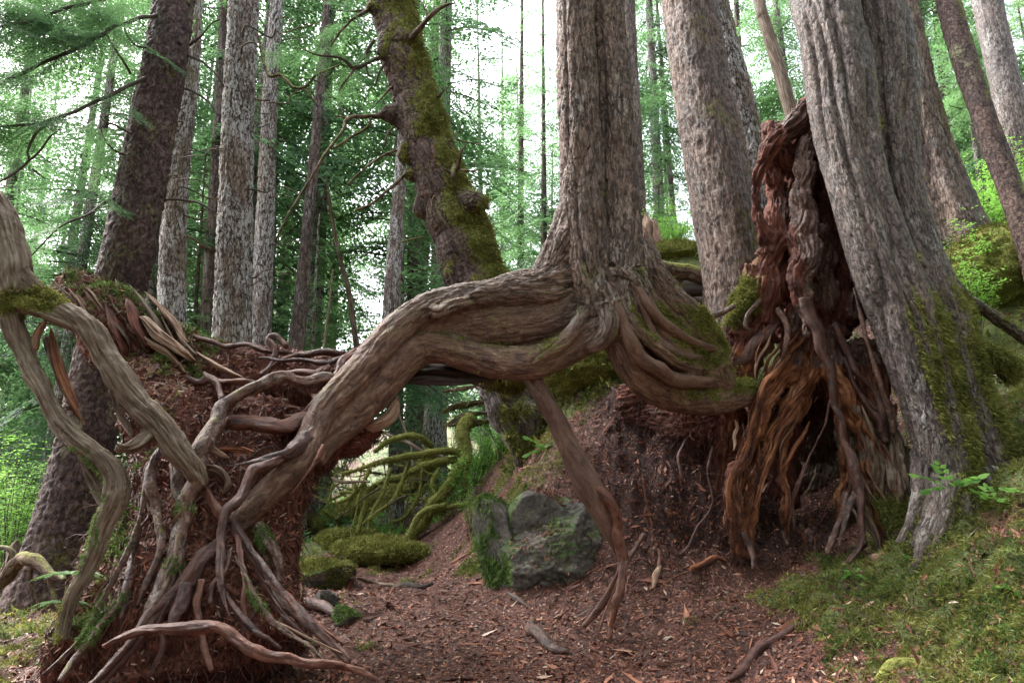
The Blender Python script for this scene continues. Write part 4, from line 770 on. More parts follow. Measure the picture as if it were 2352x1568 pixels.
# the shell's skin: red on the hood, grey on the living roots
shell = _
def paint_slot(o, mats, fn):
    me = o.data
    for m_ in mats: me.materials.append(m_)
    V, Q, T = mesh_arrays(me); c = V[Q].mean(1)
    idx = fn(c).astype(np.int32); cur = np.zeros(len(me.polygons), np.int32); cur[:len(idx)] = idx
    me.polygons.foreach_set('material_index', cur); me.update()
def vxy(V):
    "photo coordinates of world points (only used to choose which traced piece a face belongs to)"
    y = V[:, 1]; z = V[:, 2]-CAMZ; fw = y*cp+z*sp; up = -y*sp+z*cp
    return 1176+F_PX*V[:, 0]/fw, 784-F_PX*up/fw
def shell_zone(c):
    n = fbm(c*2.2+3, 3)*60; n2 = fbm(c*1.3+9, 2)*60
    hood_z = PT(1750, 520, 7.1)[2]; out = np.zeros(len(c), int)
    peat = (c[:, 0] < PT(1672, 1000, 7.3)[0]+n2*.006)|(c[:, 1] > 7.75)
    out[peat] = 1
    up = c[:, 2] > PT(1750, 790, 7.1)[2]+n*.008
    out[up] = 1
    rt = (c[:, 1] < 7.2)&(c[:, 0] > PT(1823, 600, 7)[0]+n*.002)&(c[:, 2] > PT(1850, 830, 6.9)[2])
    out[rt] = 2
    lo = (c[:, 0] > PT(1990, 1000, 6.9)[0]+n*.004)&(c[:, 2] < PT(1900, 930, 6.9)[2])
    out[lo] = 3
    return out
paint_slot(shell, [M_RED, M_ROOTG, M_GREYW], shell_zone)
tufts('moss', TV, TN, M_MTUFT, stump, 9000, .03, rs(31), w=((TA['moss']-.4).clip(0, 1)*(TV[:, 1] < 7.9)*(TN[:, 1] < .4))+1e-8, wd=.14, droop=.6)
L6 = [
 ([(625, 20, 6.86, 26), (645, 100, 6.84, 25), (678, 190, 6.82, 24), (715, 290, 6.8, 22), (738, 390, 6.8, 20), (755, 480, 6.8, 19), (780, 580, 6.8, 20), (808, 660, 6.78, 22), (828, 740, 6.76, 22), (846, 830, 6.74, 20), (855, 920, 6.72, 17), (845, 1000, 6.7, 13), (805, 1070, 6.66, 12), (760, 1120, 6.6, 9), (720, 1160, 6.56, 6)], M_ROOTD, 60),
 ([(820, -20, 6.7, 11), (850, 100, 6.68, 11), (880, 220, 6.66, 11), (910, 320, 6.66, 12), (940, 410, 6.68, 13), (965, 480, 6.7, 14), (980, 560, 6.74, 10)], M_ROOTG, 61),
 ([(725, 430, 6.85, 8), (700, 530, 6.9, 8), (660, 620, 6.92, 8), (620, 700, 6.92, 7), (588, 780, 6.95, 7), (573, 860, 7.0, 6), (578, 950, 7.0, 4)], M_ROOTD, 62),
 ([(330, 55, 7.15, 15), (285, 80, 7.1, 15), (240, 95, 7.02, 15), (215, 140, 6.95, 16), (208, 200, 6.85, 18), (212, 270, 6.78, 20), (190, 315, 6.7, 22), (140, 335, 6.65, 20), (85, 343, 6.62, 16), (50, 350, 6.62, 9)], M_ROOTG, 63),
 ([(510, 60, 7.1, 12), (540, 110, 7.06, 12), (555, 160, 7.04, 11), (545, 220, 7.05, 10), (530, 280, 7.1, 7)], M_ROOTG, 64),
 ([(520, 100, 7.3, 16), (470, 160, 7.2, 20), (420, 200, 7.2, 20), (390, 260, 7.25, 18), (310, 300, 7.3, 14), (290, 380, 7.35, 12), (300, 470, 7.4, 8)], M_ROOTD, 65),
 ([(440, 30, 7.15, 14), (400, 80, 7.1, 12), (385, 130, 7.08, 10), (400, 150, 7.06, 6)], M_ROOTG, 66),
 ([(780, 260, 7.0, 14), (830, 380, 6.95, 14), (880, 460, 6.9, 18), (930, 520, 6.88, 24), (950, 600, 6.88, 12)], M_ROOTD, 67),
 ([(740, 120, 7.0, 16), (790, 230, 6.98, 16), (840, 330, 6.94, 14), (900, 400, 6.9, 12), (935, 500, 6.86, 16), (930, 560, 6.86, 8)], M_ROOTD, 68),
 ([(800, 860, 6.78, 10), (830, 900, 6.76, 9), (850, 960, 6.72, 8)], M_GREYW, 69),
 ([(790, 800, 6.85, 14), (775, 880, 6.8, 14), (745, 950, 6.76, 14), (722, 1020, 6.72, 12), (715, 1050, 6.7, 6)], M_ROOTG, 70),
 ([(840, 760, 6.8, 10), (800, 870, 6.75, 9), (770, 960, 6.72, 9), (760, 1020, 6.7, 5)], M_ROOTG, 71),
 ([(375, 960, 7.0, 14), (400, 1020, 6.98, 12), (415, 1070, 6.9, 7), (412, 1110, 6.86, 4)], M_ROOTD, 72),
 ([(530, 955, 7.05, 6), (540, 990, 7.0, 9), (550, 1010, 6.95, 5)], M_ROOTG, 73),
 ([(205, 500, 7.6, 6), (150, 580, 7.55, 6), (110, 660, 7.5, 6), (130, 750, 7.45, 4)], M_ROOTD, 74),
 ([(250, 620, 7.5, 5), (230, 720, 7.4, 6), (250, 850, 7.35, 6), (190, 940, 7.3, 6), (150, 1020, 7.25, 6), (110, 1060, 7.2, 4)], M_ROOTD, 75),
 ([(560, 250, 7.1, 10), (500, 320, 7.08, 14), (460, 360, 7.06, 14), (430, 450, 7.05, 12), (400, 560, 7.02, 11), (375, 660, 7.0, 11), (330, 720, 6.98, 13), (318, 800, 6.98, 12), (320, 900, 7.0, 9)], M_ORANGE, 76),
 ([(610, 420, 7.15, 9), (575, 500, 7.12, 11), (520, 560, 7.1, 11), (490, 650, 7.05, 10), (450, 760, 7.02, 10), (420, 860, 7.0, 8)], M_ORANGE, 77),
]
for pts, mt, sd in L6: root('6', pts, mt, stump, seed=sd, bark=(b_string if mt in (M_ORANGE, M_GREYW) else b_smooth), wob=.3, nseg=14)
for k in range(26):
    q = rs(300+k); x0 = q.uniform(330, 660); y0 = q.uniform(60, 520) if x0 > 440 else q.uniform(300, 700); L = q.uniform(120, 330); r0 = q.uniform(7, 17)
    xs = x0+np.array([0, -.12, -.3, -.42, -.5])*L*q.uniform(.6, 1.3)*(.9 if x0 > 450 else .3); ys = y0+np.linspace(0, 1, 5)*L
    if 560 < xs[-1] < 800 and ys[-1] > 500: continue
    wedge('6', [(xs[i]+q.normal()*8, ys[i], 7.16-.06*abs(i-2)*0, r0*(.35, .9, 1, .8, .2)[i]) for i in range(5)], M_ORANGE if k % 4 else M_PALEW, stump, 100+k, .5, name='rotten_strand')
for k in range(22):
    q = rs(340+k); x0 = q.uniform(800, 960); y0 = q.uniform(280, 860); L = q.uniform(120, 280); r0 = q.uniform(6, 15)
    xs = x0+np.array([0, .1, .22, .32, .4])*L; ys = y0+np.linspace(0, 1, 5)*L
    if ys[-1] > 1060: continue
    yy = 7.0-.00035*(y0-280)
    wedge('6', [(xs[i]+q.normal()*6, ys[i], yy, r0*(.3, .9, 1, .8, .2)[i]) for i in range(5)], (M_GREYW, M_PALEW, M_ORANGE)[k % 3], stump, 140+k, .5, name='rotten_strand')
ss_ = np.where((TN[:, 1] < .2)*(TV[:, 1] < 7.9)*(TV[:, 2] < PT(1800, 640, 7)[2]))[0]
crawl(TV, TN, 42, ss_, lambda k: (M_ROOTD, M_ORANGE, M_ROOTD, M_ROOT)[k % 4], stump, 15, (.3, 1.0), (.004, .010), (-.1, -.1, -1))
gg_ = Geo(); crawl(TV, TN, 130, ss_, None, None, 177, (.25, .9), (.004, .0085), (-.1, -.1, -1), wander=.6, into=gg_)
link('fine_roots', gg_.mesh('fine_roots', [M_ROOT]), stump)['kind'] = 'stuff'
bank = (TV[:, 0] < PT(1700, 1000, 7.4)[0])*(TN[:, 1] < .3)
rootlets('hanging_rootlets', TV, TN, 1600, stump, M_ROOTLET, rs(37), .3, .0026, w=(TV[:, 0] < PT(1650, 1000, 7.6)[0])*(TN[:, 2] < .1)*1.0, out=.3, down=1.1)
rootlets('rootlets', TV, TN, 3500, stump, M_ROOTLET, rs(33), .22, .0026, w=bank*1.0+.12*(TN[:, 1] < 0)*(TV[:, 1] < 7.8)*(TV[:, 2] < 3.2), out=.25)

# ================================================================ BIG GREY LEANING TREE
big = thing('great_hemlock', PT(2170, 1180, 6.7), 'massive grey furrowed trunk leaning left over the hollow stump, its right side mossy', 'tree')
bt = [
 np.vstack([tr('3', [(560, -1300, 7.4, 110), (700, -600, 7.1, 135), (795, 0, 6.85, 148), (860, 300, 6.75, 150), (898, 600, 6.68, 142), (955, 850, 6.62, 134), (1035, 1100, 6.56, 138), (1105, 1300, 6.52, 142)]),
   tr('6', [(1030, 120, 6.5, 122), (1075, 260, 6.48, 120), (1120, 400, 6.46, 116), (1160, 540, 6.44, 112), (1195, 680, 6.42, 106), (1225, 820, 6.4, 100), (1250, 940, 6.4, 104), (1280, 1060, 6.4, 110), (1320, 1200, 6.4, 120)])]),
 np.vstack([tr('3', [(780, -1300, 7.6, 100), (930, -600, 7.3, 118), (1040, 0, 7.05, 128), (1085, 300, 6.95, 128), (1105, 600, 6.88, 122), (1130, 850, 6.82, 112), (1195, 1100, 6.78, 112), (1270, 1350, 6.72, 116)]),
   tr('6', [(1170, 120, 6.68, 104), (1215, 280, 6.62, 98), (1265, 430, 6.6, 96), (1320, 560, 6.56, 98), (1390, 680, 6.5, 95), (1470, 780, 6.42, 95), (1580, 880, 6.3, 90)])]),
 tr('3', [(650, -1300, 7.9, 90), (960, 0, 7.3, 140), (1050, 600, 7.2, 140), (1150, 1100, 7.15, 150), (1300, 1500, 7.1, 170)]),
 tr('3', [(1170, 700, 7.0, 34), (1195, 850, 7.0, 38), (1240, 1000, 7.0, 40), (1290, 1130, 7.05, 38), (1350, 1250, 7.15, 36), (1440, 1350, 7.3, 36), (1540, 1430, 7.5, 36), (1640, 1500, 7.6, 36), (1760, 1590, 7.7, 34)]),
 tr('6', [(1180, 90, 6.8, 46), (1240, 170, 6.75, 46), (1300, 230, 6.72, 48), (1370, 270, 6.72, 50), (1430, 290, 6.75, 48), (1455, 345, 6.8, 34)]),
 tr('6', [(1130, 640, 6.5, 80), (1125, 780, 6.46, 70), (1100, 890, 6.42, 58), (1055, 980, 6.4, 48), (1000, 1060, 6.38, 36), (950, 1130, 6.36, 20)]),
 tr('6', [(1200, 760, 6.35, 90), (1185, 900, 6.28, 84), (1150, 1010, 6.22, 70), (1100, 1100, 6.16, 52), (1030, 1180, 6.1, 28)]),
 tr('6', [(1330, 740, 6.4, 95), (1400, 880, 6.25, 88), (1480, 1000, 6.1, 70), (1580, 1120, 5.95, 50)]),
 tr('6', [(1250, 840, 6.3, 95), (1260, 980, 6.2, 90), (1270, 1120, 6.1, 80)]),
]
def big_moss(V, N):
    z = V[:, 2]; side = sstep(-.05, .75, N[:, 0]-.2*N[:, 1])
    k = side*(.25+.62*sstep(3.6, 2.2, z))
    k += .5*sstep(1.5, 1.0, z)*sstep(PT(2190, 1100, 6.5)[0], PT(2260, 1100, 6.5)[0], V[:, 0])
    x0 = PT(2200, 1000, 6.7)[0]; k += .65*sstep(x0, x0+.35, V[:, 0])*(N[:, 2] > -.5)*(z < 2.6)
    return np.clip(k+.35*fbm(V*2.6, 3)*(k > .05), 0, 1)
def big_bark(q, a): return .75*b_furrow(q, a)+flute(q, 3.6, .06)+.015*noise(q*np.array([6, 6, .8]))
_, BV, BN, BA = fused('trunk', bt, M_BIG, big, voxel=.0135, sm=4, bark=big_bark, a=1.35, mossf=big_moss, nseg=24)
tufts('moss', BV, BN, M_MTUFT, big, 30000, .032, rs(41), w=((BA['moss']-.36).clip(0, 1)*(BN[:, 1] < .6))+1e-8, wd=.16, droop=.5)

# ================================================================ OTHER TRUNKS
def trunk_tree(name, label, paths, mat, cat='tree', group=None, base=None, bark=b_furrow, a=1.0, nseg=56, step=.03, mossf=None, lobes=(), twist=.3, seed=0, wob=0.0, pname='trunk'):
    P0 = tr(*paths[0]) if not isinstance(paths[0], np.ndarray) else paths[0]
    bp_ = P0[-1]; t = thing(name, (bp_[0], bp_[1], bp_[2]), label, cat, group)
    for k, p in enumerate(paths):
        P = tr(*p) if not isinstance(p, np.ndarray) else p
        tube_obj(pname, P, mat, t, nseg=nseg, step=step, bark=bark, a=a, mossf=mossf, lobes=lobes, twist=twist, seed=seed+k, wob=wob)
    return t
def stub(par, p0, p1, r0, mat=None, seed=0, name='branch', sag=0.0, n=5, tipr=.25, nseg=8, mossf=None):
    p0 = np.array(p0, float); p1 = np.array(p1, float); q = rs(seed); P = []
    L = np.linalg.norm(p1-p0)
    for k in range(n):
        t = k/(n-1); c = p0*(1-t)+p1*t+q.normal(size=3)*L*.045*(0 < k < n-1); c[2] -= sag*L*t*t; P.append(tuple(c)+(r0*(1-t*(1-tipr)),))
    return tube_obj(name, np.array(P), mat or M_TWIG, par, nseg=nseg, step=.04, bark=b_smooth, a=.4, seed=seed, mossf=mossf)
lm = side_moss((1, -.5, 0), .22, 0, 1)
t_brown = trunk_tree('brown_hemlock', 'thick brown furrowed trunk behind the right end of the arch, left of the hollow stump',
  [('3', [(60, -900, 9.2, 95), (120, -400, 8.9, 108), (170, 0, 8.7, 120), (230, 400, 8.6, 130), (290, 700, 8.5, 140), (335, 950, 8.45, 146), (375, 1180, 8.4, 145), (395, 1400, 8.4, 150), (400, 1600, 8.4, 160)])], M_HEM, a=1.5, nseg=110, step=.022, lobes=((3, .05, .5), (5, .03, 1)), mossf=side_moss((.6, -.8, 0), .18, 0, 1), seed=1)
t_light = trunk_tree('lighter_hemlock', 'lighter grey trunk pressed against the right side of the thick brown trunk',
  [('3', [(130, -900, 9.8, 45), (210, -400, 9.6, 52), (290, 0, 9.4, 60), (365, 300, 9.2, 66), (432, 550, 9.1, 68), (475, 780, 9.0, 66), (500, 1000, 8.9, 66), (510, 1300, 8.9, 70)])], M_PALE, a=1.2, nseg=70, mossf=lm, seed=3)
t_snag = trunk_tree('pale_snag', 'bare pale barkless dead pole leaning left behind the hollow stump',
  [('3', [(440, -300, 12.3, 20), (480, -100, 12.1, 23), (510, 60, 12, 25), (520, 90, 12, 26), (560, 220, 11.9, 28), (610, 390, 11.8, 30), (650, 540, 11.7, 30), (700, 760, 11.6, 32), (740, 1000, 11.5, 34)])], M_GREYW, cat='dead tree', bark=b_smooth, a=.6, nseg=24, seed=4)
t_rb = trunk_tree('ridged_hemlock', 'dark ridged trunk with a flared foot right behind the massive grey trunk',
  [('3', [(1000, -900, 10.6, 50), (1080, -400, 10.3, 58), (1140, 0, 10.1, 66), (1195, 300, 10, 72), (1250, 550, 10, 80), (1305, 780, 10, 98), (1350, 950, 9.95, 120), (1400, 1150, 9.9, 160), (1440, 1350, 9.9, 200)])], M_HEM, a=1.8, nseg=90, lobes=((5, .10, .5), (8, .05, 1)), mossf=side_moss((1, -.3, .2), .25, 0, 1), seed=5)
t_r2 = trunk_tree('spotted_alder', 'slim blotchy brown trunk leaning left near the right edge, in front of the bluish trunk',
  [('3', [(1180, -900, 10.6, 42), (1280, -400, 10.2, 46), (1365, 0, 9.8, 50), (1435, 250, 9.6, 52), (1510, 480, 9.4, 50), (1590, 700, 9.2, 52), (1665, 900, 9.0, 52), (1740, 1120, 8.8, 56), (1800, 1350, 8.7, 60)])], M_MOSSY, a=.8, nseg=50, mossf=side_moss((.8, -.5, 0), .3, 0, 1), seed=6)
t_r3 = trunk_tree('bluish_hemlock', 'bluish grey trunk at the top right corner behind the slim leaning one',
  [('3', [(1380, -900, 13, 50), (1470, -400, 12.7, 56), (1545, 0, 12.4, 60), (1610, 300, 12.2, 62), (1670, 550, 12, 62), (1730, 800, 12, 66), (1800, 1100, 12, 70)])], M_BIG, a=1.3, nseg=60, seed=7)
t_c = trunk_tree('narrow_hemlock', 'narrow grey trunk peeking out behind the right edge of the twin-stemmed tree',
  [('2', [(1350, -900, 15, 26), (1390, -400, 14.6, 28), (1415, 0, 14.3, 30), (1432, 350, 14.2, 32), (1450, 700, 14, 34), (1462, 1000, 14, 36), (1470, 1300, 14, 38)])], M_FARBARK, a=1.2, nseg=36, step=.05, seed=8)
# dark spruce on the left
spruce = trunk_tree('scaly_spruce', 'dark purple-brown scaly trunk leaning right, behind the grey forked root at the left', 
  [('1', [(930, -900, 9.4, 66), (860, -350, 9.1, 78), (800, 0, 8.9, 86), (755, 300, 8.8, 93), (695, 600, 8.7, 100), (640, 900, 8.6, 106), (580, 1200, 8.5, 110), (515, 1450, 8.5, 112), (455, 1700, 8.5, 114), (400, 2000, 8.45, 122), (340, 2300, 8.4, 140), (270, 2600, 8.35, 172), (215, 2850, 8.3, 215)])], M_SPRUCE, bark=b_plate, a=1.25, nseg=120, step=.02, mossf=side_moss((.6, -.8, 0), .12, 0, 1), seed=9, twist=.1)
t2 = trunk_tree('rusty_hemlock', 'grey-brown flaky trunk standing close to the right of the dark scaly spruce',
  [('1', [(930, -900, 11, 34), (900, -300, 10.7, 38), (880, 150, 10.5, 42), (862, 400, 10.4, 46), (822, 700, 10.3, 52), (802, 1000, 10.2, 56), (792, 1300, 10.1, 60), (788, 1560, 10, 64), (780, 1900, 10, 70)])], M_PALE, a=1.3, nseg=64, seed=10, mossf=lm)
t3 = trunk_tree('slender_hemlock', 'slender dim brown trunk half hidden just left of the broad pale trunk',
  [('1', [(1050, -600, 13.6, 14), (1030, 0, 13.4, 18), (1008, 500, 13.2, 22), (985, 900, 13, 26), (965, 1200, 13, 29), (950, 1560, 13, 32), (945, 1900, 13, 36)])], M_FARBARK, a=1.1, nseg=36, step=.05, seed=11)
t4 = trunk_tree('pale_hemlock', 'broad straight trunk with whitish flaky bark, tallest pale one left of the mossy tree',
  [('1', [(1150, -900, 10, 54), (1135, -400, 9.8, 60), (1120, 0, 9.7, 66), (1102, 400, 9.6, 69), (1086, 800, 9.5, 73), (1076, 1200, 9.45, 80), (1068, 1560, 9.4, 86), (1060, 1900, 9.4, 96)])], M_PALE, a=1.8, nseg=90, step=.022, seed=12)
t5 = trunk_tree('mottled_hemlock', 'mottled grey trunk just right of the broad pale trunk',
  [('1', [(1300, -600, 12.6, 20), (1272, 0, 12.4, 28), (1243, 400, 12.3, 33), (1226, 800, 12.2, 38), (1210, 1200, 12.1, 44), (1196, 1560, 12, 48), (1190, 1900, 12, 52)])], M_PALE, a=1.2, nseg=50, seed=13, step=.04)
t6 = trunk_tree('stubbed_hemlock', 'thin grey trunk bristling with short broken twigs, leaning right, left of the mossy tree',
  [('1', [(1560, -500, 13, 10), (1505, 0, 12.8, 15), (1470, 400, 12.6, 19), (1436, 800, 12.5, 24), (1400, 1200, 12.4, 29), (1366, 1560, 12.3, 35), (1340, 1900, 12.3, 40)])], M_FARBARK, a=1.0, nseg=40, seed=14, step=.05)
for k in range(26):
    q = rs(500+k); y = 100+k*56; P_ = tr('1', [(np.interp(y, [0, 400, 800, 1200, 1560], [1505, 1470, 1436, 1400, 1366]), y, 12.5, 1)])[0, :3]
    stub(t6, P_, P_+np.array([(-1)**k*q.uniform(.12, .5), q.normal()*.2, q.uniform(-.08, .25)]), .012, seed=k, n=4)
t7 = trunk_tree('dead_sapling', 'thin bare straight dead pole standing right of the thin trunk with broken twigs',
  [('1', [(1530, 1238, 11, 3), (1515, 1380, 11, 4.5), (1492, 1568, 11, 6), (1470, 1800, 11, 8)])], M_GREYW, cat='dead tree', nseg=12, bark=b_smooth, a=.2)
t8 = trunk_tree('leaning_sapling', 'thin pale dead sapling slanting left behind the thin bare pole',
  [('1', [(1470, 600, 14, 6), (1495, 800, 14, 8), (1525, 1000, 14, 9), (1560, 1180, 14, 10), (1600, 1330, 14, 12), (1640, 1600, 14, 14)])], M_GREYW, cat='dead tree', nseg=12, bark=b_smooth, a=.3)
t9 = trunk_tree('spotted_hemlock', 'straight grey-brown trunk rising behind the left side of the mossy leaning tree, above the arch',
  [('2', [(430, -300, 13, 18), (400, 300, 12.7, 22), (370, 800, 12.4, 27), (346, 1100, 12.2, 32), (328, 1400, 12, 38), (318, 1700, 12, 42)])], M_PALE, a=1.0, nseg=50, seed=16, step=.04)
t10 = trunk_tree('shaded_hemlock', 'dim dark trunk between the spotted trunk and the foot of the mossy leaning tree',
  [('2', [(450, -200, 17, 12), (430, 700, 16.6, 20), (428, 1000, 16.5, 23), (424, 1300, 16.4, 26), (420, 1700, 16.4, 28)])], M_FARBARK, a=1.0, nseg=30, seed=17, step=.06)
for ti, (tt, pts, yy, nn) in enumerate([(t2, [(900, -100), (862, 400), (822, 700), (802, 1000), (792, 1300), (788, 1500)], 10.1, 12), (t4, [(1120, 0), (1102, 400), (1086, 800), (1076, 1200), (1068, 1500)], 9.4, 10), (t5, [(1272, 0), (1243, 400), (1226, 800), (1210, 1200), (1196, 1500)], 12.1, 14), (t3, [(1030, 0), (1008, 500), (985, 900), (965, 1200), (950, 1500)], 13, 12)]):
    for k in range(nn):
        q = rs(4000+ti*50+k); y = q.uniform(0, 1480); x = np.interp(y, [p[1] for p in pts], [p[0] for p in pts]); P_ = tr('1', [(x, y, yy, 1)])[0, :3]; sg = (-1)**k; L_ = q.uniform(.35, 1.3)
        b_ = stub(tt, P_, P_+np.array([sg*L_, -q.uniform(0, .5), q.uniform(-.25, .12)*L_]), q.uniform(.008, .016), M_TWIG if k % 3 else M_LOGM, seed=k, n=6, sag=.12, nseg=6, mossf=(None if k % 3 else side_moss((0, 0, 1), .5, 0, 1)))
# branches of the dark spruce reaching over the frame's left
def pb(par, reg, pts, mat=M_TWIG, seed=0, name='branch', nseg=8, mossf=None): return tube_obj(name, tr(reg, pts), mat, par, nseg=nseg, step=.04, bark=b_smooth, a=.5, wob=.5, seed=seed, mossf=mossf)
SB = [[(700, 340, 8.6, 9), (560, 410, 8.2, 9), (420, 480, 7.9, 8), (260, 545, 7.6, 8), (120, 575, 7.4, 6), (-60, 585, 7.2, 5)],
      [(760, 60, 8.7, 9), (560, 110, 8.2, 9), (380, 210, 7.8, 9), (200, 290, 7.5, 8), (60, 360, 7.2, 8), (-80, 420, 7, 7)],
      [(800, -60, 8.7, 9), (560, -20, 8.2, 9), (330, 30, 7.8, 8), (150, 95, 7.5, 7), (-60, 135, 7.2, 6)],
      [(250, 545, 7.6, 6), (170, 610, 7.5, 6), (128, 690, 7.45, 6), (130, 740, 7.4, 6), (60, 800, 7.35, 5), (-20, 850, 7.3, 4)],
      [(130, 740, 7.4, 5), (190, 690, 7.4, 5), (230, 630, 7.4, 4), (280, 590, 7.4, 2)], [(150, 780, 7.4, 4), (180, 800, 7.4, 3), (205, 820, 7.4, 2)],
      [(650, 640, 8.5, 6), (540, 580, 8.3, 5), (480, 560, 8.2, 4), (460, 530, 8.2, 2)], [(620, 720, 8.5, 6), (540, 700, 8.3, 5), (480, 640, 8.2, 4), (460, 570, 8.2, 2)],
      [(560, 900, 8.5, 7), (480, 930, 8.2, 6), (400, 990, 8, 5), (280, 1040, 7.9, 4), (140, 1180, 7.8, 3)], [(520, 1120, 8.4, 4), (460, 1110, 8.2, 3), (400, 1070, 8.1, 2)],
      [(600, 340, 8.6, 6), (540, 240, 8.4, 5), (480, 150, 8.3, 4), (420, 80, 8.2, 2)], [(720, 220, 8.7, 6), (640, 215, 8.5, 5), (590, 170, 8.4, 4), (560, 100, 8.3, 2)]]
for k, b in enumerate(SB): pb(spruce, '1', b, seed=k)
for k, b in enumerate([[(840, 250, 9, 6), (900, 270, 8.8, 6), (960, 310, 8.7, 5), (1000, 350, 8.6, 5), (1030, 400, 8.6, 3)], [(830, 400, 9, 6), (900, 430, 8.8, 5), (960, 470, 8.7, 5), (1000, 530, 8.6, 3)], [(740, 920, 8.7, 6), (840, 918, 8.6, 6), (920, 935, 8.5, 6), (980, 975, 8.4, 5)], [(860, 210, 9, 6), (920, 170, 8.8, 5), (970, 110, 8.7, 4), (1010, 90, 8.7, 3)]]):
    pb(spruce, '1', b, seed=30+k, mossf=upm(.2))
pb(t3, '1', [(970, 1160, 13, 6), (920, 1120, 12.5, 6), (860, 1080, 12.2, 6), (825, 1060, 12, 4)], M_PALEW, seed=44)
for k, b in enumerate([[(1180, 150, 9.6, 6), (1230, 340, 9.4, 7), (1290, 350, 9.3, 7), (1350, 400, 9.2, 6), (1400, 400, 9.2, 6), (1460, 340, 9.2, 5), (1560, 300, 9.2, 3)], [(1380, 400, 9.2, 4), (1420, 430, 9.2, 4), (1450, 470, 9.2, 2)]]):
    pb(t4, '1', b, M_LOGM, seed=50+k, mossf=upm(.9))

# ================================================================ MOSSY LEANING TREE
mossy = thing('mossy_leaning_tree', PT(1105, 690, 8.5), 'mossy knobbly trunk leaning left behind the arch with crooked dead branches', 'tree')
mt_ = [tr('2', [(180, -900, 9.2, 70), (260, -400, 8.9, 85), (318, -50, 8.7, 100), (345, 100, 8.65, 98), (382, 260, 8.6, 100), (425, 420, 8.58, 100), (462, 560, 8.55, 106), (515, 720, 8.5, 110), (562, 860, 8.5, 116), (620, 1030, 8.48, 128), (680, 1180, 8.45, 134), (735, 1330, 8.45, 140), (800, 1550, 8.4, 160), (860, 1760, 8.4, 170)]),
       tr('2', [(640, 900, 8.3, 46), (690, 925, 8.2, 50), (735, 935, 8.15, 44), (760, 945, 8.12, 26)]),
       tr('2', [(370, 530, 8.5, 56), (310, 520, 8.45, 38), (275, 530, 8.42, 20), (250, 536, 8.42, 11)]),
       tr('2', [(470, 800, 8.5, 50), (410, 800, 8.42, 26), (390, 810, 8.4, 18)]), tr('2', [(440, 650, 8.5, 60), (390, 700, 8.42, 34), (385, 740, 8.4, 24)]),
       tr('2', [(330, 200, 8.5, 60), (290, 260, 8.42, 26), (270, 230, 8.42, 16)]), tr('2', [(300, 40, 8.55, 60), (240, 30, 8.5, 30), (215, 50, 8.5, 14)]),
       tr('2', [(370, 170, 8.4, 50), (420, 165, 8.3, 26), (440, 150, 8.25, 20)]), tr('2', [(480, 950, 8.45, 60), (455, 980, 8.42, 36)])]
def mossy_m(V, N): 
    k = .9*sstep(-.55, .75, N[:, 0]-.15*N[:, 1]+.35*noise(V*2.3))
    return np.clip(k*.85+.85*fbm(V*2.7, 4), 0, 1)
def mossy_b(q, a): return b_plate(q, 1.0)+.03*fbm(q*4, 3)
_, OV, ON, OA = fused('trunk', mt_, M_MOSSY, mossy, voxel=.018, sm=5, bark=mossy_b, mossf=mossy_m, wob=.1, nseg=22)
tufts('moss', OV, ON, M_MTUFT, mossy, 14000, .035, rs(51), w=((OA['moss']-.42).clip(0, 1)*(ON[:, 1] < .3))+1e-8, wd=.16, droop=.7)
